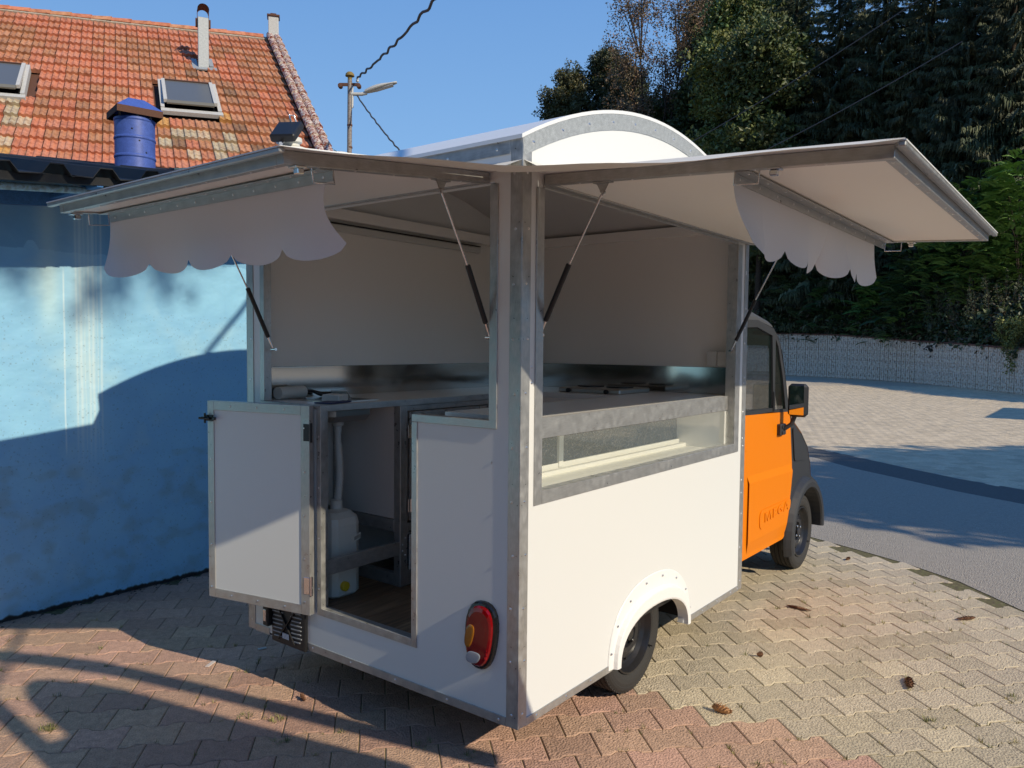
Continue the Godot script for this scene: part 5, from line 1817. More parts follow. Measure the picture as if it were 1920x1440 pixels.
	for y in [0.60, 0.69]: g.dome(Vector3(0.545, y, -1.156), Vector3(0, 0, 1), 0.006)
	obj("rivets", g, M.rivet, c, "stuff")
	for q in [[0.57, 0.845], [0.852, 1.13], [1.137, 1.42]]:
		var dr := node("drawer", c, Vector3(q[0], 1.31, -1.157))
		g = G.new()
		g.cbox(Vector3(q[0], 1.318, -1.159), Vector3(q[1], 1.352, -1.150), 0.002)
		obj("front", g, M.alu_h, dr)
		var dd := node("cabinet_door", c, Vector3(q[0], 0.78, -1.157))
		g = G.new()
		g.cbox(Vector3(q[0] + 0.02, 0.80, -1.158), Vector3(q[1] - 0.02, 1.29, -1.152), 0.001)
		obj("panel", g, M.inner_white, dd)
		g = G.new()
		for e in [[q[0], q[0] + 0.03, 0.78, 1.312], [q[1] - 0.03, q[1], 0.78, 1.312], [q[0] + 0.0305, q[1] - 0.0305, 0.78, 0.81], [q[0] + 0.0305, q[1] - 0.0305, 1.282, 1.312]]:
			g.cbox(Vector3(e[0], e[2], -1.159), Vector3(e[1], e[3], -1.147), 0.001)
		obj("frame", g, M.alu, dd)
		for y in [0.86, 1.25]:
			g = G.new()
			g.cbox(Vector3(q[0] - 0.014, y - 0.035, -1.150), Vector3(q[0] + 0.028, y + 0.035, -1.144), 0.001)
			g.tube([Vector3(q[0] + 0.006, y - 0.035, -1.142), Vector3(q[0] + 0.006, y + 0.035, -1.142)], 0.006, 8)
			for h in [-0.022, 0.0, 0.022]: g.dome(Vector3(q[0] + 0.019, y + h, -1.144), Vector3(0, 0, 1), 0.004)
			obj("hinge", g, M.chrome, dd)
	g = G.new()
	g.cbox(Vector3(1.62, 0.436, -1.156), Vector3(1.65, 1.385, -0.52), 0.002)
	g.box(Vector3(0.565, 0.52, -1.150), Vector3(1.60, 0.705, -1.146))
	obj("front_cabinet", g, M.inner_white, c)
	# display case behind the side opening
	var v := node("display_case", t, Vector3(1.1, 1.10, -0.2))
	g = G.new()
	g.cbox(Vector3(0.138, 1.334, -0.044), Vector3(2.072, 1.418, -0.036), 0.0015)
	obj("fascia", g, M.alu_h, v)
	g = G.new()
	g.box(Vector3(0.138, 1.138, -0.043), Vector3(2.072, 1.334, -0.039))
	obj("front_glass", g, M.clear, v)
	g = G.new()
	g.box(Vector3(0.138, 1.085, -0.36), Vector3(2.072, 1.104, -0.046))
	obj("shelf", g, M.cream, v)
	g = G.new()
	g.cbox(Vector3(0.138, 1.104, -0.315), Vector3(2.05, 1.125, -0.285), 0.002)
	g.cbox(Vector3(0.138, 1.104, -0.36), Vector3(2.05, 1.145, -0.33), 0.002)
	obj("sliding_track", g, M.cream, v)
	g = G.new()
	g.box(Vector3(0.138, 1.145, -0.343), Vector3(0.74, 1.385, -0.337))
	obj("sliding_pane", g, M.film, v)
	g = G.new()
	g.box(Vector3(0.78, 1.145, -0.353), Vector3(2.05, 1.385, -0.347))
	obj("sliding_pane", g, M.film, v)
	g = G.new()
	g.box(Vector3(0.742, 1.125, -0.345), Vector3(0.778, 1.385, -0.325))
	obj("pane_edge", g, M.cream, v)
	g = G.new()
	g.box(Vector3(2.052, 1.10, -0.36), Vector3(2.072, 1.386, -0.046))
	g.box(Vector3(0.138, 1.10, -0.36), Vector3(0.15, 1.386, -0.046))
	obj("end_panel", g, M.inner_white, v)
	g = G.new()
	g.box(Vector3(0.14, 0.43, -0.50), Vector3(2.07, 1.08, -0.36))
	obj("base", g, M.inner_white, v)
	# twin socket box
	for z in [-0.208, -0.141]:
		g = G.new()
		g.cbox(Vector3(BL - 0.10, 1.588, z), Vector3(BL - 0.046, 1.678, z + 0.064), 0.004)
		obj("socket_box", g, M.pvc, t)
	g = G.new()
	g.cbox(Vector3(0.045, 2.02, -BW + 0.041), Vector3(0.10, 2.09, -BW + 0.06), 0.004)
	obj("switch_box", g, M.pvc, t)


# ---------------------------------------------------------------- awnings
# x: along the hinge, y: up out of the flap, z: outwards from the hinge
func awning(t: Node3D, called: String, label: String, x: Transform3D, a0: float, a1: float, reach: float, bar_at: float, near_at_high: bool, valance: Callable) -> void:
	var w := node(called, t, x.origin)
	w.set_meta("label", label)
	var bx := func(g: G, lo: Vector3, hi: Vector3, bev := 0.0) -> void:
		if bev > 0: g.cboxt(x * Transform3D(Basis(), (lo + hi) / 2), hi - lo, bev)
		else: g.boxt(x * Transform3D(Basis(), (lo + hi) / 2), hi - lo)
	var g := G.new()
	bx.call(g, Vector3(a0 + 0.03, 0.006, 0.03), Vector3(a1 - 0.03, 0.038, reach - 0.03))
	obj("panel", g, M.inner_white, w)
	for a in [[a0, a0 + 0.032], [a1 - 0.032, a1]]:
		g = G.new()
		bx.call(g, Vector3(a[0], 0, 0), Vector3(a[1], 0.040, reach), 0.002)
		obj("frame_rail", g, M.alu_h, w)
	for z in [[0.001, 0.032], [reach - 0.032, reach - 0.0005]]:
		g = G.new()
		bx.call(g, Vector3(a0 + 0.0325, 0, z[0]), Vector3(a1 - 0.0325, 0.040, z[1]), 0.002)
		obj("frame_rail", g, M.alu_h, w)
	g = G.new()
	bx.call(g, Vector3(a0 - 0.032, 0.041, -0.02), Vector3(a1 + 0.032, 0.045, reach + 0.034))
	obj("cover_sheet", g, M.roof_sheet, w)
	g = G.new()
	bx.call(g, Vector3(a0 - 0.03, 0.026, reach + 0.012), Vector3(a1 + 0.03, 0.0408, reach + 0.033), 0.003)
	bx.call(g, Vector3(a0 - 0.01, 0.030, reach + 0.0005), Vector3(a1 + 0.01, 0.0408, reach + 0.0115), 0.001)
	obj("drip_rail", g, M.alu_h, w)
	# valance rail: an angle screwed under the flap
	g = G.new()
	bx.call(g, Vector3(a0 + 0.015, -0.0035, bar_at), Vector3(a1 - 0.015, -0.0005, bar_at + 0.05))
	bx.call(g, Vector3(a0 + 0.015, -0.034, bar_at), Vector3(a1 - 0.015, -0.0038, bar_at + 0.003))
	obj("valance_rail", g, M.alu_h, w)
	g = G.new()
	var n := 12
	for k in n:
		var a: float = lerp(a0 + 0.06, a1 - 0.06, k / (n - 1.0))
		for sd in [-1.0, 1.0]:
			g.dome(x * Vector3(a, -0.018, bar_at + (0.003 if sd > 0 else 0.0)), x.basis * Vector3(0, 0, sd), 0.005)
		g.dome(x * Vector3(a, -0.0035, bar_at + 0.03), x.basis * Vector3(0, -1, 0), 0.005)
		g.dome(x * Vector3(a, 0.0, reach - 0.016), x.basis * Vector3(0, -1, 0), 0.005)
	for k in 5:
		for a in [a0 + 0.016, a1 - 0.016]: g.dome(x * Vector3(a, 0.0, 0.15 + k * reach * 0.18), x.basis * Vector3(0, -1, 0), 0.005)
	obj("rivets", g, M.rivet, w, "stuff")
	g = G.new()
	valance.call(g)
	obj("valance", g, M.cloth, w)
	# wire catches at the ends of the rail, little cam locks on the rails
	for a in [a0 + 0.01, a1 - 0.01]:
		g = G.new()
		var out: float = -1.0 if a < (a0 + a1) / 2 else 1.0
		var p := [Vector3(a, -0.002, bar_at + 0.005), Vector3(a + out * 0.004, -0.045, bar_at + 0.005), Vector3(a + out * 0.004, -0.045, bar_at + 0.085), Vector3(a, -0.002, bar_at + 0.085)]
		var q := []
		for v in p: q.append(x * v)
		g.tube(q, 0.003, 6)
		obj("wire_catch", g, M.chrome, w)
		g = G.new()
		bx.call(g, Vector3(a - 0.018, -0.006, bar_at + 0.115), Vector3(a + 0.018, -0.001, bar_at + 0.155), 0.001)
		bx.call(g, Vector3(a - 0.010, -0.024, bar_at + 0.120), Vector3(a + 0.012, -0.006, bar_at + 0.145), 0.003)
		obj("cam_lock", g, M.chrome, w)

func gas_strut(t: Node3D, top: Vector3, foot: Vector3, side: Vector3) -> void:
	var s := node("gas_strut", t, foot)
	var g := G.new()
	g.tube([top - Vector3(0, 0.035, 0), top.lerp(foot, 0.56)], 0.0042, 8)
	obj("rod", g, M.chrome, s)
	g = G.new()
	g.tube([top.lerp(foot, 0.52), top.lerp(foot, 0.525), top.lerp(foot, 0.90), top.lerp(foot, 0.905)], [0.008, 0.0105, 0.0105, 0.008], 12)
	obj("cylinder", g, M.black, s)
	g = G.new()
	g.tube([top.lerp(foot, 0.90), top.lerp(foot, 0.96)], 0.006, 8)
	g.tube([foot - side * 0.02, foot + side * 0.012], 0.008, 8)
	g.tube([top.lerp(foot, 0.95), foot], 0.0045, 6)
	obj("ball_joint", g, M.chrome, s)
	g = G.new()
	var along := Vector3(top.x - foot.x, 0, top.z - foot.z).normalized()
	g.tri(top + along * 0.028, top - along * 0.028, top - Vector3(0, 0.05, 0) + side * 0.001)
	g.tri(top - along * 0.028 + side * 0.003, top + along * 0.028 + side * 0.003, top - Vector3(0, 0.05, 0) + side * 0.004)
	g.boxt(Transform3D(Basis(along, Vector3.UP, along.cross(Vector3.UP)), top - Vector3(0, 0.002, 0)), Vector3(0.07, 0.004, 0.03))
	g.tube([top - Vector3(0, 0.035, 0) - side * 0.012, top - Vector3(0, 0.035, 0) + side * 0.012], 0.006, 8)
	obj("bracket", g, M.alu_h, s)

func awnings(t: Node3D) -> void:
	var ws := Vector3(0, -0.0549, 1).normalized()
	var sx := Transform3D(Basis(Vector3.RIGHT, ws.cross(Vector3.RIGHT), ws), Vector3(0, 2.312, 0.006))
	var wr := Vector3(-1, -0.1117, 0).normalized()
	var rx := Transform3D(Basis(Vector3(0, 0, 1), wr.cross(Vector3(0, 0, 1)), wr), Vector3(-0.006, 2.316, 0))
	var sheet_of := func(g: G, x: Transform3D, a0: float, a1: float, at: float, drop: float, scallops: int, depth: float, curl: Callable) -> void:
		var nu := scallops * 12
		var nv := 10
		var pt := func(i: int, j: int) -> Vector3:
			var f := i / float(nu)
			var ph := f * scallops
			var sc: float = sqrt(max(0.0, sin(fposmod(ph, 1.0) * PI)))
			var len := drop + depth * sc
			var q := j / float(nv)
			var c: Vector2 = curl.call(f, q)
			return x * Vector3(lerp(a0, a1, f) + c.x, -0.006 - len * q, at - 0.002 + c.y)
		for i in nu:
			for j in nv:
				g.quad(pt.call(i, j), pt.call(i, j + 1), pt.call(i + 1, j + 1), pt.call(i + 1, j))
	awning(t, "side_awning", "wide awning over the side opening, cream underside half in sun", sx, 0.128, 2.243, 1.225, 0.745, false, func(g: G) -> void:
		sheet_of.call(g, sx, 0.145, 2.035, 0.745, 0.195, 7, 0.052, func(f: float, q: float) -> Vector2:
			return Vector2(0.0, q * q * (0.030 * sin(f * TAU * 3.0 + 0.6) + 0.02 * sin(f * 9.0)) + 0.05 * q * q * exp(-pow(f / 0.10, 2)))))
	awning(t, "rear_awning", "narrower awning over the rear opening, underside in shade", rx, -1.603, -0.150, 0.935, 0.745, true, func(g: G) -> void:
		sheet_of.call(g, rx, -1.60, -0.185, 0.745, 0.215, 5, 0.045, func(f: float, q: float) -> Vector2:
			return Vector2(-0.05 * sin(q * PI) * exp(-pow((1.0 - f) / 0.12, 2)), q * q * (0.020 * sin(f * TAU * 2.5)) - 0.045 * pow(q, 2.0) * exp(-pow((1.0 - f) / 0.16, 2)) + 0.05 * q * q * exp(-pow(f / 0.12, 2)))))
	# stretched cover between the two awnings, its free edge sagging
	var g := G.new()
	var a := Vector3(-0.985, 2.253, -0.125)
	var b := Vector3(0.098, 2.292, 1.262)
	var c := Vector3(-0.010, 2.362, 0.010)
	var c1 := Vector3(-0.03, 2.352, -0.116)
	var c2 := Vector3(0.094, 2.360, 0.012)
	var nn := 20
	var pt := func(i: int, j: int) -> Vector3:
		var f := i / float(nn)
		var q := j / float(nn)
		var edge := a.lerp(b, f)
		edge.y -= 0.050 * 4.0 * f * (1.0 - f) + 0.004 * sin(f * 21.0)
		edge = edge.lerp(Vector3(c.x, edge.y, c.z), 0.10 * 4.0 * f * (1.0 - f))
		var spine: Vector3 = a.lerp(c1, f / 0.45) if f < 0.45 else (c1.lerp(c2, (f - 0.45) / 0.1) if f < 0.55 else c2.lerp(b, (f - 0.55) / 0.45))
		var p := spine.lerp(edge, q)
		p.y -= 0.012 * sin(q * PI) * sin(f * PI)
		return p
	for i in nn:
		for j in nn: g.quad(pt.call(i, j), pt.call(i, j + 1), pt.call(i + 1, j + 1), pt.call(i + 1, j))
	obj("corner_membrane", g, M.membrane, t)
	# hinge covers above the flaps
	g = G.new()
	g.quad(Vector3(0.0, 2.385, 0.003), Vector3(0.05, 2.356, 0.05), Vector3(2.25, 2.356, 0.05), Vector3(2.246, 2.385, 0.003))
	g.quad(Vector3(-0.003, 2.385, -1.737), Vector3(-0.05, 2.358, -1.64), Vector3(-0.05, 2.358, -0.05), Vector3(-0.003, 2.385, 0.0))
	obj("hinge_cover", g, M.membrane, t)
	gas_strut(t, Vector3(-0.262, 2.286, -0.166), Vector3(0.020, 1.733, -0.166), Vector3(0, 0, 1))
	gas_strut(t, Vector3(-0.255, 2.286, -1.585), Vector3(0.020, 1.673, -1.550), Vector3(0, 0, -1))
	gas_strut(t, Vector3(0.146, 2.297, 0.255), Vector3(0.146, 1.744, -0.020), Vector3(-1, 0, 0))
	gas_strut(t, Vector3(2.225, 2.300, 0.205), Vector3(2.062, 1.682, -0.020), Vector3(1, 0, 0))

# ---------------------------------------------------------------- wheels and cab
func wheel_node(called: String, t: Node3D, at: Vector3, side: float) -> Node3D:
	var w := node(called, t, at)
	var x := Transform3D(Basis(Vector3.RIGHT, Vector3(0, 0, side), Vector3(0, -side, 0)), at)
	var g := G.new()
	var pr := [Vector2(0.185, -0.165), Vector2(0.235, -0.170), Vector2(0.262, -0.163), Vector2(0.278, -0.150)]
	var y := -0.142
	for k in 4:
		pr.append(Vector2(0.2845, y)); pr.append(Vector2(0.2850, y + 0.022)); pr.append(Vector2(0.278, y + 0.0225)); pr.append(Vector2(0.278, y + 0.0295))
		y += 0.030
	for p in [Vector2(0.2845, -0.022), Vector2(0.2790, -0.012), Vector2(0.2680, -0.004), Vector2(0.2560, 0.0), Vector2(0.2540, -0.002), Vector2(0.2380, 0.001), Vector2(0.2200, -0.001), Vector2(0.2050, -0.006), Vector2(0.1960, -0.013), Vector2(0.1900, -0.022)]: pr.append(p)
	g.lathe(x, pr, 56)
	for k in 72:
		var a := TAU * k / 72
		g.boxt(x * Transform3D(rot(Vector3.UP, a), Vector3(cos(a) * 0.2815, -0.020, -sin(a) * 0.2815)), Vector3(0.007, 0.014, 0.016))
	obj("tyre", g, M.rubber, w)
	g = G.new()
	g.lathe(x, [Vector2(0.0, -0.15), Vector2(0.185, -0.15), Vector2(0.191, -0.024), Vector2(0.192, -0.006), Vector2(0.184, -0.004), Vector2(0.180, -0.012), Vector2(0.170, -0.034), Vector2(0.158, -0.052), Vector2(0.135, -0.054), Vector2(0.120, -0.036), Vector2(0.095, -0.030), Vector2(0.072, -0.034), Vector2(0.066, -0.048), Vector2(0.036, -0.048), Vector2(0.034, -0.022), Vector2(0.026, -0.018), Vector2(0.0, -0.018)], 48)
	obj("rim", g, M.rim, w)
	for k in 12:
		g = G.new()
		var a := TAU * k / 12
		g.lathe(x * Transform3D(Basis(), Vector3(cos(a) * 0.128, -0.050, -sin(a) * 0.128)), [Vector2(0.010, 0.0), Vector2(0.010, 0.0105), Vector2(0.0, 0.0105)], 8)
		obj("vent_hole", g, M.black, w)
	for k in 4:
		g = G.new()
		var a := TAU * (k + 0.35) / 4
		g.lathe(x * Transform3D(Basis(), Vector3(cos(a) * 0.050, -0.048, -sin(a) * 0.050)), [Vector2(0.010, 0.0), Vector2(0.010, 0.026), Vector2(0.006, 0.030), Vector2(0.0, 0.030)], 6)
		obj("wheel_nut", g, M.chrome if called == "front_wheel" else M.rim, w)
	g = G.new()
	g.tube([x * Vector3(0.168, -0.020, 0.105), x * Vector3(0.172, 0.012, 0.108)], 0.0035, 6)
	obj("valve", g, M.black, w)
	return w

func ring_plate(g: G, outer: Array, inner: Array, z0: float, z1: float) -> void:
	var n := outer.size()
	for i in n:
		var j := (i + 1) % n
		var o0: Vector2 = outer[i]
		var o1: Vector2 = outer[j]
		var i0: Vector2 = inner[i]
		var i1: Vector2 = inner[j]
		g.quad(Vector3(o0.x, o0.y, z1), Vector3(o1.x, o1.y, z1), Vector3(i1.x, i1.y, z1), Vector3(i0.x, i0.y, z1))
		g.quad(Vector3(i0.x, i0.y, z1), Vector3(i1.x, i1.y, z1), Vector3(i1.x, i1.y, z0), Vector3(i0.x, i0.y, z0))
		g.quad(Vector3(o1.x, o1.y, z1), Vector3(o0.x, o0.y, z1), Vector3(o0.x, o0.y, z0), Vector3(o1.x, o1.y, z0))

func round_poly(pts: Array, r: float, n := 5) -> PackedVector2Array:
	var out := PackedVector2Array()
	for i in pts.size():
		var p: Vector2 = pts[i]
		var a: Vector2 = pts[(i + pts.size() - 1) % pts.size()]
		var b: Vector2 = pts[(i + 1) % pts.size()]
		var ra: float = min(r, p.distance_to(a) * 0.45)
		var rb: float = min(r, p.distance_to(b) * 0.45)
		var s := p + (a - p).normalized() * ra
		var e := p + (b - p).normalized() * rb
		for k in n + 1:
			var f := k / float(n)
			out.append(s.lerp(p, f).lerp(p.lerp(e, f), f))
	return out

func cab(t: Node3D) -> void:
	var c := node("cab", t, Vector3(3.2, 0.2, -0.87))
	var g := G.new()
	# roof and screen: side profile swept across, rounded over at both sides
	var edge := [Vector2(2.27, 1.875), Vector2(2.75, 1.885), Vector2(3.04, 1.842), Vector2(3.17, 1.765), Vector2(3.25, 1.665), Vector2(3.33, 1.50), Vector2(3.43, 1.235)]
	var crown := [Vector2(2.27, 2.005), Vector2(2.65, 1.985), Vector2(2.96, 1.925), Vector2(3.15, 1.835), Vector2(3.27, 1.72), Vector2(3.37, 1.54), Vector2(3.52, 1.21)]
	var zs := [[-0.118, 0.0], [-0.122, 0.22], [-0.140, 0.50], [-0.175, 0.76], [-0.23, 0.93], [-0.30, 1.0], [-0.87, 1.04]]
	var st := []
	for q in zs: st.append(q)
	for k in range(zs.size() - 2, -1, -1): st.append([-1.74 - zs[k][0], zs[k][1]])
	for i in st.size() - 1:
		for k in 6:
			var p := func(s: Array, m: int) -> Vector3:
				var v: Vector2 = edge[m].lerp(crown[m], s[1])
				return Vector3(v.x, v.y, s[0])
			if k >= 4 and i >= 4 and i < st.size() - 5: continue
			g.quad(p.call(st[i], k), p.call(st[i], k + 1), p.call(st[i + 1], k + 1), p.call(st[i + 1], k))
	g.box(Vector3(2.262, 0.45, -1.62), Vector3(2.27, 1.87, -0.12))
	obj("roof_shell", g, mat(lin(0.055, 0.055, 0.056), 0.6), c)
	g = G.new()
	g.quad(Vector3(3.375, 1.53, -0.24), Vector3(3.52, 1.21, -0.24), Vector3(3.52, 1.21, -1.50), Vector3(3.375, 1.53, -1.50))
	obj("windscreen", g, M.glass, c)
	# door: orange skin, black window surround, two panes
	for z in [-0.115, -1.625]:
		var sgn := 1.0 if z > -0.5 else -1.0
		var d := node("door", c, Vector3(3.0, 0.3, z))
		g = G.new()
		var skin := round_poly([Vector2(2.275, 0.318), Vector2(3.375, 0.312), Vector2(3.425, 0.40), Vector2(3.470, 0.58), Vector2(3.522, 0.80), Vector2(3.435, 1.238), Vector2(2.275, 1.275)], 0.05)
		g.extrude(skin, Transform3D(Basis(), Vector3(0, 0, z - sgn * 0.03)), sgn * 0.03)
		# the lower half stands a touch further out than the upper, with a slanted step between
		var pl := [[Vector2(2.635, 0.345), Vector2(3.365, 0.338)], [Vector2(2.625, 0.42), Vector2(3.415, 0.42)], [Vector2(2.63, 0.815), Vector2(3.500, 0.795)], [Vector2(2.615, 0.862), Vector2(3.485, 0.845)]]
		var zz := [0.0, 0.012, 0.012, 0.0]
		for k in 3:
			g.quad(Vector3(pl[k][0].x, pl[k][0].y, z + sgn * zz[k]), Vector3(pl[k][1].x, pl[k][1].y, z + sgn * zz[k]), Vector3(pl[k + 1][1].x, pl[k + 1][1].y, z + sgn * zz[k + 1]), Vector3(pl[k + 1][0].x, pl[k + 1][0].y, z + sgn * zz[k + 1]))
		obj("skin", g, M.orange, d)
		if sgn > 0:
			g = G.new()
			var plate := round_poly([Vector2(2.825, 0.470), Vector2(3.44, 0.505), Vector2(3.465, 0.600), Vector2(2.825, 0.602)], 0.055)
			g.extrude(plate, Transform3D(Basis(), Vector3(0, 0, z + 0.011)), 0.006)
			obj("badge_panel", g, M.orange, d)
			var tm := TextMesh.new()
			var f := SystemFont.new()
			f.font_names = PackedStringArray(["Droid Sans"])
			f.font_weight = 700
			tm.font = f
			tm.text = "MEGA"
			tm.font_size = 64
			tm.pixel_size = 0.0016
			tm.depth = 0.006
			tm.material = M.orange
			var tx := Transform3D(Basis(Vector3(1.75, 0.06, 0), Vector3(0, 0.85, 0), Vector3(0, 0, 1)), Vector3(3.150, 0.551, z + 0.020))
			inst("raised_lettering", tm, d, "", tx)
			g = G.new()
			g.cbox(Vector3(2.40, 1.03, z), Vector3(2.60, 1.06, z + 0.004), 0.002)
			obj("seam", g, M.orange, d)
		var w1o := [Vector2(2.40, 1.262), Vector2(2.40, 1.878), Vector2(2.75, 1.886), Vector2(3.07, 1.832), Vector2(3.115, 1.258)]
		var w1i := [Vector2(2.45, 1.292), Vector2(2.45, 1.828), Vector2(2.75, 1.838), Vector2(3.035, 1.788), Vector2(3.083, 1.284)]
		var w2o := [Vector2(3.075, 1.255), Vector2(3.06, 1.836), Vector2(3.19, 1.745), Vector2(3.315, 1.52), Vector2(3.44, 1.232)]
		var w2i := [Vector2(3.122, 1.268), Vector2(3.108, 1.765), Vector2(3.165, 1.712), Vector2(3.272, 1.50), Vector2(3.352, 1.262)]
		if sgn < 0:
			for q in [w1o, w1i, w2o, w2i]: q.reverse()
		g = G.new()
		ring_plate(g, w1o, w1i, z - sgn * 0.03, z - sgn * 0.002)
		ring_plate(g, w2o, w2i, z - sgn * 0.032, z - sgn * 0.004)
		obj("window_surround", g, M.plastic, d)
		for q in [w1i, w2i]:
			g = G.new()
			g.extrude(PackedVector2Array(q), Transform3D(Basis(), Vector3(0, 0, z - sgn * 0.018)), 0.004)
			obj("pane", g, M.glass, d)
		g = G.new()
		g.cbox(Vector3(3.075, 1.262, z - 0.008), Vector3(3.10, 1.40, z + sgn * 0.006), 0.003)
		obj("pillar_trim", g, M.black, d)
	# inside: a seat, a dashboard, the wheel
	g = G.new()
	for z in [-0.50, -1.24]:
		g.cbox(Vector3(2.42, 0.62, z - 0.22), Vector3(2.86, 0.76, z + 0.22), 0.05)
		g.cboxt(Transform3D(rot(Vector3(0, 0, 1), 0.2), Vector3(2.42, 1.02, z)), Vector3(0.13, 0.62, 0.42), 0.05)
	obj("seat", g, M.black, c)
	g = G.new()
	g.cbox(Vector3(3.10, 0.90, -1.60), Vector3(3.50, 1.16, -0.15), 0.05)
	obj("dashboard", g, M.black, c)
	# nose: black wing panels, orange bonnet between
	var wing := [Vector2(3.432, 1.228), Vector2(3.53, 1.165), Vector2(3.72, 1.065), Vector2(3.88, 0.945), Vector2(3.960, 0.81), Vector2(3.985, 0.70), Vector2(4.06, 0.665), Vector2(4.165, 0.62), Vector2(4.22, 0.48), Vector2(4.215, 0.33), Vector2(4.17, 0.30)]
	var poly := PackedVector2Array(wing)
	for k in 13:
		var a := PI * k / 12.0
		poly.append(Vector2(3.80 + cos(a) * 0.345, 0.30 + sin(a) * 0.345))
	for p in [Vector2(3.43, 0.32), Vector2(3.475, 0.58), Vector2(3.527, 0.80)]: poly.append(p)
	for z in [-0.118, -1.622]:
		var sgn := 1.0 if z > -0.5 else -1.0
		g = G.new()
		g.extrude(poly, Transform3D(Basis(), Vector3(0, 0, z - sgn * 0.025)), sgn * 0.025)
		g.extrude(round_poly([Vector2(3.50, 1.115), Vector2(3.56, 1.11), Vector2(3.72, 0.995), Vector2(3.845, 0.875), Vector2(3.80, 0.845), Vector2(3.56, 0.86)], 0.03), Transform3D(Basis(), Vector3(0, 0, z)), sgn * 0.010)
		obj("wing", g, M.plastic, c)
		# flared arch
		g = G.new()
		var rings := [[0.425, 0.0], [0.418, 0.018], [0.400, 0.050], [0.380, 0.060], [0.345, 0.058], [0.338, 0.045], [0.338, -0.05]]
		for i in rings.size() - 1:
			for k in 22:
				var a0 := -0.05 + (PI + 0.35) * k / 22
				var a1 := -0.05 + (PI + 0.35) * (k + 1) / 22
				var f := func(r: Array, a: float) -> Vector3: return Vector3(3.80 + cos(a) * r[0], 0.292 + sin(a) * r[0], z + sgn * r[1])
				g.quad(f.call(rings[i], a0), f.call(rings[i], a1), f.call(rings[i + 1], a1), f.call(rings[i + 1], a0))
		obj("wheel_flare", g, M.plastic, c)
	g = G.new()
	for k in 5:
		g.quad(Vector3(wing[k].x, wing[k].y + 0.010, -0.126), Vector3(wing[k + 1].x, wing[k + 1].y + 0.010, -0.126), Vector3(wing[k + 1].x, wing[k + 1].y + 0.010, -1.614), Vector3(wing[k].x, wing[k].y + 0.010, -1.614))
		g.quad(Vector3(wing[k].x, wing[k].y - 0.012, -0.1155), Vector3(wing[k + 1].x, wing[k + 1].y - 0.012, -0.1155), Vector3(wing[k + 1].x, wing[k + 1].y + 0.010, -0.126), Vector3(wing[k].x, wing[k].y + 0.010, -0.126))
	obj("bonnet", g, M.orange, c)
	g = G.new()
	for k in range(4, 9):
		g.quad(Vector3(wing[k].x, wing[k].y, -0.13), Vector3(wing[k + 1].x, wing[k + 1].y, -0.13), Vector3(wing[k + 1].x, wing[k + 1].y, -1.61), Vector3(wing[k].x, wing[k].y, -1.61))
	g.box(Vector3(3.46, 0.40, -1.28), Vector3(3.9, 1.0, -0.46))
	obj("bumper", g, M.plastic, c)
	# mirror on its arm
	var m := node("mirror", c, Vector3(3.24, 1.33, 0.0))
	g = G.new()
	g.cbox(Vector3(3.222, 1.218, -0.068), Vector3(3.292, 1.452, 0.066), 0.022)
	obj("housing", g, M.black, m)
	g = G.new()
	g.quad(Vector3(3.2205, 1.235, -0.050), Vector3(3.2165, 1.235, 0.050), Vector3(3.2165, 1.438, 0.050), Vector3(3.2205, 1.438, -0.050))
	obj("mirror_glass", g, M.mirror, m)
	g = G.new()
	g.tube([Vector3(3.25, 1.225, -0.02), Vector3(3.245, 1.165, -0.04), Vector3(3.23, 1.13, -0.085)], 0.016, 8)
	g.cbox(Vector3(3.165, 1.085, -0.122), Vector3(3.275, 1.165, -0.085), 0.006)
	for y in [1.105, 1.145]: g.tube([Vector3(3.19, y, -0.088), Vector3(3.19, y, -0.078)], 0.011, 8)
	obj("arm", g, M.plastic, m)


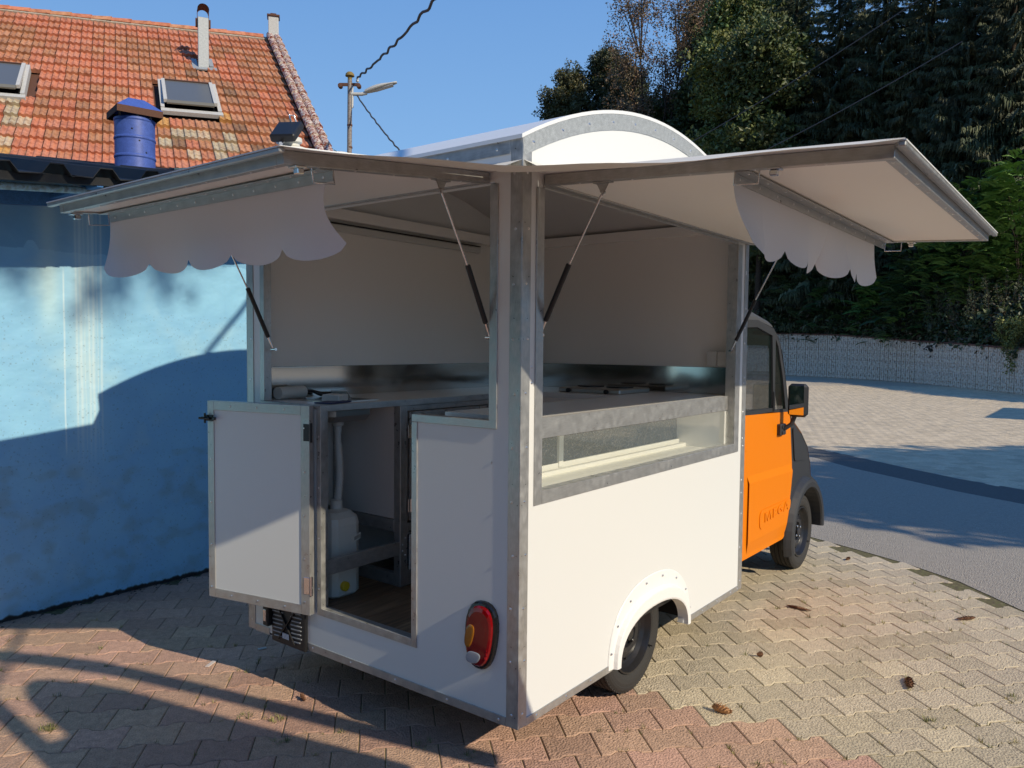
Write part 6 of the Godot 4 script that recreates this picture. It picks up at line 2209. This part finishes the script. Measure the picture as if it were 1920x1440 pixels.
# ---------------------------------------------------------------- loose things
func loose_things() -> void:
	var at := Vector3(0.245, 0.436, -1.40)
	var j := thing("water_canister", "white plastic waste water canister under the sink, yellow cap low down", "canister", at)
	var g := G.new()
	# rounded block with sloping shoulders
	var secs := [[0.0, 0.088, 0.128], [0.012, 0.100, 0.140], [0.36, 0.100, 0.140], [0.395, 0.094, 0.132], [0.42, 0.072, 0.10], [0.432, 0.040, 0.05]]
	var ringf := func(s: Array) -> Array:
		var q := []
		for k in 24:
			var a := TAU * k / 24
			var r := pow(pow(abs(cos(a)), 5.0) + pow(abs(sin(a)), 5.0), -0.2)
			q.append(at + Vector3(cos(a) * s[1] * r, s[0], sin(a) * s[2] * r))
		return q
	for i in secs.size() - 1:
		var a: Array = ringf.call(secs[i])
		var b: Array = ringf.call(secs[i + 1])
		for k in 24:
			var l := (k + 1) % 24
			g.quad(a[l], a[k], b[k], b[l])
	obj("tank", g, M.can, j)
	g = G.new()
	g.lathe(Transform3D(Basis(), at + Vector3(0.017, 0.425, 0.03)), [Vector2(0.032, 0.0), Vector2(0.032, 0.045), Vector2(0.024, 0.05), Vector2(0, 0.05)], 16)
	obj("neck", g, M.pvc, j)
	g = G.new()
	g.lathe(Transform3D(Basis(Vector3(1, 0, 0), Vector3(0, 0, 1), Vector3(0, -1, 0)), at + Vector3(-0.025, 0.058, 0.139)), [Vector2(0.024, 0.0), Vector2(0.024, 0.018), Vector2(0.018, 0.022), Vector2(0, 0.022)], 16)
	obj("tap_cap", g, M.yellow, j)
	g = G.new()
	g.quaduv(at + Vector3(0.02, 0.265, 0.1425), at + Vector3(0.085, 0.28, 0.1425), at + Vector3(0.085, 0.312, 0.1425), at + Vector3(0.02, 0.297, 0.1425), Vector2(0, 0), Vector2(1, 1))
	obj("sticker", g, M.barcode, j)
	# on the worktop
	g = G.new()
	var bt := Transform3D(rot(Vector3.UP, 0.5), Vector3(0.20, 1.437, -1.30))
	g.cboxt(bt, Vector3(0.12, 0.034, 0.09), 0.004)
	g.cboxt(bt * Transform3D(rot(Vector3(0, 0, 1), -0.6), Vector3(0.075, 0.012, 0)), Vector3(0.07, 0.004, 0.088), 0.001)
	tag(obj("paper_carton", g, M.pvc), "small white carton with its flap up, lying beside the sink", "carton")
	g = G.new()
	g.cboxt(Transform3D(rot(Vector3.UP, 0.3), Vector3(0.13, 1.4215, -1.23)), Vector3(0.17, 0.007, 0.10), 0.002)
	tag(obj("blue_folder", g, mat(lin(0.02, 0.03, 0.10), 0.5)), "flat dark blue folder on the worktop in front of the carton", "folder")
	var r := thing("paint_roller", "white roller with a dark handle lying by the left window post", "roller", Vector3(0.18, 1.44, -1.60))
	g = G.new()
	g.tube([Vector3(0.08, 1.450, -1.60), Vector3(0.26, 1.450, -1.63)], 0.032, 14)
	obj("sleeve", g, M.pvc, r)
	g = G.new()
	g.tube([Vector3(0.26, 1.452, -1.63), Vector3(0.31, 1.452, -1.62), Vector3(0.35, 1.435, -1.60), Vector3(0.46, 1.430, -1.58)], [0.008, 0.008, 0.013, 0.015], 8)
	obj("handle", g, M.black, r)
	var h := thing("hotplate", "flat steel twin hotplate on the front worktop below the socket box", "hotplate", Vector3(1.92, 1.417, -0.75))
	g = G.new()
	g.cbox(Vector3(1.72, 1.4165, -1.0), Vector3(2.10, 1.446, -0.56), 0.006)
	obj("body", g, M.bowl, h)
	for z in [-0.89, -0.68]:
		g = G.new()
		g.lathe(Transform3D(Basis(), Vector3(1.93, 1.446, z)), [Vector2(0.085, 0), Vector2(0.085, 0.008), Vector2(0, 0.008)], 20)
		obj("ring", g, M.black, h)
	g = G.new()
	for z in [-0.92, -0.65]: g.tube([Vector3(1.72, 1.43, z), Vector3(1.705, 1.43, z)], 0.014, 10)
	obj("knob", g, M.black, h)
	# on top of the rear awning
	var f := thing("flood_light", "black solar flood light tipped up on the rear awning's outer corner", "flood light", Vector3(-0.86, 2.28, -0.16))
	var rx := Transform3D(rot(Vector3(0, 0, 1), 0.111) , Vector3(-0.84, 2.272, -0.15))
	g = G.new()
	g.cboxt(Transform3D(rot(Vector3.UP, 0.55) * rot(Vector3(0, 0, 1), 0.70), Vector3(-0.895, 2.318, -0.19)), Vector3(0.088, 0.024, 0.075), 0.004)
	obj("housing", g, M.black, f)
	g = G.new()
	g.tube([Vector3(-0.93, 2.274, -0.17), Vector3(-0.905, 2.30, -0.185)], 0.006, 6)
	g.tube([Vector3(-0.872, 2.352, -0.20), Vector3(-0.878, 2.372, -0.20), Vector3(-0.862, 2.374, -0.20), Vector3(-0.858, 2.345, -0.19)], 0.0025, 6)
	obj("stay", g, M.chrome, f)
	g = G.new()
	g.lathe(Transform3D(rx.basis, Vector3(-0.85, 2.275, -0.235)), [Vector2(0.045, 0), Vector2(0.045, 0.010), Vector2(0.030, 0.016), Vector2(0.030, 0.024), Vector2(0.038, 0.026), Vector2(0.038, 0.038), Vector2(0.030, 0.042), Vector2(0, 0.042)], 20)
	obj("base", g, M.pvc, f)
	g = G.new()
	var pts := []
	for k in 17:
		var q := k / 16.0
		pts.append(Vector3(lerp(-0.70, -0.42, q), lerp(2.288, 2.318, q) + 0.040 * sin(q * PI), lerp(-0.30, -0.36, q)))
	g.tube(pts, 0.0045, 8)
	tag(obj("white_cable", g, M.pvc), "white cable arching up from the top of the rear awning", "cable")

func lamp_and_cables() -> void:
	var at := Vector3(8.49, 0, -10.86)
	var l := thing("street_lamp", "thin rusty street lamp post with a pale lamp head, behind the stall", "street lamp", at)
	var g := G.new()
	g.tube([at, at + Vector3(0, 5.0, 0), at + Vector3(0.02, 7.12, 0)], [0.062, 0.052, 0.046], 12)
	obj("pole", g, M.pole, l)
	g = G.new()
	for y in [6.2, 5.75]: g.lathe(Transform3D(Basis(), at + Vector3(0.015, y, 0)), [Vector2(0.052, -0.02), Vector2(0.056, -0.015), Vector2(0.056, 0.015), Vector2(0.050, 0.02)], 12)
	obj("collar", g, M.rust, l)
	g = G.new()
	g.lathe(Transform3D(Basis(), at + Vector3(0.02, 7.19, 0)), [Vector2(0.0, 0.0), Vector2(0.095, 0.005), Vector2(0.085, 0.05), Vector2(0.05, 0.085), Vector2(0, 0.095)], 14)
	g.lathe(Transform3D(Basis(), at + Vector3(0.02, 7.05, 0)), [Vector2(0.046, 0), Vector2(0.042, 0.15)], 10)
	obj("finial", g, mat(lin(0.22, 0.15, 0.04), 0.8), l)
	var dr := Vector3(0.56, 0.0, 0.70).normalized()
	var rt := Vector3(0.6103, 0, 0.7921)
	g = G.new()
	g.bar(at + Vector3(0, 7.02, 0) - rt * 0.20, at + Vector3(0, 7.02, 0) + rt * 0.20, 0.03, 0.06)
	for s in [-0.18, 0.20]: g.lathe(Transform3D(rot(rt, 1.4), at + Vector3(0, 6.99, 0) + rt * s), [Vector2(0.0, -0.05), Vector2(0.045, -0.045), Vector2(0.05, 0.0), Vector2(0.045, 0.045), Vector2(0, 0.05)], 10)
	obj("crossarm", g, M.rust, l)
	g = G.new()
	g.lathe(Transform3D(Basis(), at + Vector3(0, 7.07, 0) + rt * 0.17), [Vector2(0.02, 0), Vector2(0.035, 0.02), Vector2(0.02, 0.05), Vector2(0.03, 0.08), Vector2(0.0, 0.11)], 10)
	obj("insulator", g, M.pvc, l)
	g = G.new()
	g.tube([at + Vector3(0, 6.83, 0) + rt * 0.04, at + Vector3(0, 6.83, 0) + rt * 0.26, at + Vector3(0, 6.86, 0) + rt * 0.36], [0.035, 0.035, 0.042], 10)
	g.box(at + Vector3(-0.02, 6.55, -0.02) + rt * 0.06, at + Vector3(0.02, 7.0, 0.02) + rt * 0.06)
	obj("bracket", g, M.old_white, l)
	# lamp head: a flattened teardrop rising outwards
	g = G.new()
	var hx := Transform3D(Basis(rt, Vector3.UP, rt.cross(Vector3.UP)), at + Vector3(0, 6.87, 0) + rt * 0.33) * Transform3D(rot(Vector3(0, 0, 1), 0.30), Vector3.ZERO)
	var prev := []
	for i in 12:
		var f := i / 11.0
		var hw: float = 0.035 + 0.095 * pow(sin(min(f * 1.15 + 0.10, 1.0) * PI * 0.72), 0.8) * (1.0 - pow(f, 7))
		var ht: float = 0.03 + 0.045 * sin(min(f * 1.1 + 0.12, 1.0) * PI) * (1.0 - pow(f, 6))
		var ring := []
		for k in 14:
			var a := TAU * k / 14
			ring.append(hx * Vector3(f * 0.68, sin(a) * ht * (1.0 if sin(a) > 0 else 0.55), cos(a) * hw))
		if i > 0:
			for k in 14:
				var q := (k + 1) % 14
				g.quad(prev[q], prev[k], ring[k], ring[q])
		else:
			for k in range(1, 13): g.tri(ring[0], ring[k], ring[k + 1])
		if i == 11:
			for k in range(1, 13): g.tri(ring[0], ring[k + 1], ring[k])
		prev = ring
	obj("lamp_head", g, M.old_white, l)
	g = G.new()
	g.cboxt(hx * Transform3D(Basis(), Vector3(0.40, -0.030, 0)), Vector3(0.38, 0.02, 0.15), 0.006)
	obj("lens", g, M.lens, l)
	var wire := func(a: Vector3, b: Vector3, sag: float, wob: float, r: float) -> G:
		var gg := G.new()
		var pts := []
		for k in 61:
			var f := k / 60.0
			pts.append(a.lerp(b, f) - Vector3(0, sag * 4 * f * (1 - f), 0) + Vector3(wob * sin(f * 55.0), wob * 0.7 * sin(f * 71.0 + 1.0), 0))
		gg.tube(pts, r, 5)
		return gg
	var top := at + Vector3(0, 7.16, 0) + rt * 0.17
	tag(obj("overhead_cable", wire.call(top, Vector3(5.155, 6.125, -5.318), 0.06, 0.018, 0.020), M.cable), "kinked black cable running from the lamp post up out of the picture", "cable", "cables at the lamp post")
	tag(obj("overhead_cable", wire.call(Vector3(5.155, 6.125, -5.318), Vector3(-3.3, 3.5, 7.0), 0.1, 0.018, 0.020), M.cable), "the same black cable passing overhead, out of the picture", "cable", "cables at the lamp post")
	tag(obj("overhead_cable", wire.call(at + Vector3(0, 6.80, 0) + rt * 0.16, Vector3(7.70, 5.0, -8.35), 0.05, 0.010, 0.016), M.cable), "black cable slanting down from the lamp post behind the stall roof", "cable", "cables at the lamp post")
	# thin wires strung before the wood
	tag(obj("wire", wire.call(Vector3(30.0, 9.4, -17.0), Vector3(30.5, 15.5, -3.0), 0.3, 0.0, 0.020), M.cable), "upper faint wire strung before the dark trees", "wire", "wires before the wood")
	tag(obj("wire", wire.call(Vector3(30.0, 8.2, -15.5), Vector3(30.5, 12.9, -3.0), 0.3, 0.0, 0.020), M.cable), "lower faint wire strung before the dark trees", "wire", "wires before the wood")

func litter() -> void:
	# trodden spruce cones
	var words := ["flattened brown cone nearest the orange cab side, in the middle of the paving", "flattened cone furthest right on the grey paving", "dark cone on grey paving between the rear wheel and the right edge", "pale orange cone lying where red and grey paving meet", "small cone beside the stall's shadow on the red paving", "small dark cone close to the asphalt edge", "crumb of cone beside the rear wheel's grey paving"]
	var spots := [[Vector3(2.804, 0, 0.178), 1.5, 0.3], [Vector3(3.275, 0, 1.073), 1.3, 0.45], [Vector3(1.993, 0, 0.987), 1.35, 0.6], [Vector3(1.101, 0, 0.361), 0.95, 1.0], [Vector3(-0.031, 0, -1.261), 0.55, 0.7], [Vector3(4.262, 0, 0.113), 0.7, 0.5], [Vector3(1.864, 0, 0.265), 0.35, 0.8]]
	for i in spots.size():
		var c := thing("spruce_cone", words[i], "cone", spots[i][0], "cones on the paving")
		var m: Material = M.cone_pale if i == 3 else M.cone
		var bas := rot(Vector3.UP, rnd(0, TAU)) * Basis.from_scale(Vector3(spots[i][1], spots[i][2], spots[i][1] * 0.62))
		var x := Transform3D(bas, spots[i][0] + Vector3(0, 0.004, 0))
		var core := G.new()
		core.lathe(x * Transform3D(rot(Vector3(0, 0, 1), -PI / 2), Vector3(-0.052, 0.014, 0)), [Vector2(0.004, 0), Vector2(0.016, 0.02), Vector2(0.019, 0.05), Vector2(0.012, 0.09), Vector2(0.002, 0.105)], 10)
		obj("core", core, m, c)
		var g := G.new()
		for k in 70:
			var f := k / 70.0
			var a := k * 2.4
			var r := 0.010 + 0.017 * sin(clamp(f * 1.05 + 0.08, 0, 1) * PI)
			var p := Vector3(-0.050 + f * 0.10, 0.016, 0)
			var o := Vector3(0, cos(a), sin(a))
			if o.y < -0.55: continue
			var tip := p + o * r * rnd(1.1, 1.5) + Vector3(0.012, 0, 0)
			var sd := Vector3(1, 0, 0).cross(o) * 0.008
			g.tri(x * (p + o * r * 0.4 - sd), x * (p + o * r * 0.4 + sd), x * tip)
			g.tri(x * (p + o * r * 0.4 + sd), x * (p + o * r * 0.4 - sd), x * (tip - o * 0.004))
		obj("scales", g, m, c)
	# crumbs and needles
	var bit := G.new()
	bit.tri(Vector3(-0.006, 0.001, 0), Vector3(0.006, 0.002, 0.002), Vector3(0.001, 0.004, -0.004))
	bit.tri(Vector3(-0.006, 0.001, 0), Vector3(0.001, 0.004, -0.004), Vector3(0.006, 0.001, 0.002))
	var xs := []
	var cs := []
	for k in 1500:
		var p := Vector3(rnd(-1.6, 4.4), 0.001, rnd(-3.3, 1.8))
		if k % 3 == 0: p = Vector3(rnd(0.3, 2.4), 0.001, rnd(0.1, 1.8))
		if p.x > 0.1 and p.z < -0.02 and p.x < 3.4: continue
		if not Geometry2D.is_point_in_polygon(Vector2(p.x, p.z), road_near): continue
		xs.append(Transform3D(rot(Vector3.UP, rnd(0, TAU)) * Basis.from_scale(Vector3.ONE * rnd(0.3, 1.3)), p))
		cs.append(Color(0.10, 0.06, 0.035) * rnd(0.5, 1.3) if k % 4 else Color(0.45, 0.42, 0.36))
	tag(multi("litter", bit.mesh(M.needle), xs, null, "stuff", cs), "needles, crumbs and grit scattered over the paving", "litter")
	# debris line along the foot of the blue wall
	xs = []
	cs = []
	for k in 420:
		var p := Vector3(rnd(-2.0, 1.6), 0.002, -3.52 + pow(rng.randf(), 2.0) * 0.14)
		xs.append(Transform3D(rot(Vector3.UP, rnd(0, TAU)) * Basis.from_scale(Vector3.ONE * rnd(0.6, 2.4)), p))
		cs.append(Color(0.045, 0.035, 0.025) * rnd(0.5, 1.6))
	tag(multi("dirt", bit.mesh(M.needle), xs, null, "stuff", cs), "dark dirt and moss gathered along the blue wall's foot", "dirt")
	var g := G.new()
	g.cboxt(Transform3D(rot(Vector3.UP, 0.5), Vector3(-0.075, 0.004, -1.98)), Vector3(0.075, 0.005, 0.022), 0.001)
	tag(obj("wood_splinter", g, mat(lin(0.6, 0.52, 0.48), 0.8)), "pale wood splinter lying in the stall's shadow behind the open door", "splinter")
	g = G.new()
	g.cboxt(Transform3D(rot(Vector3.UP, -0.3), Vector3(0.22, 0.004, -1.95)), Vector3(0.045, 0.005, 0.018), 0.001)
	tag(obj("paper_scrap", g, mat(lin(0.5, 0.48, 0.46), 0.8)), "tiny pale scrap on the shaded paving below the number plate holder", "paper scrap")
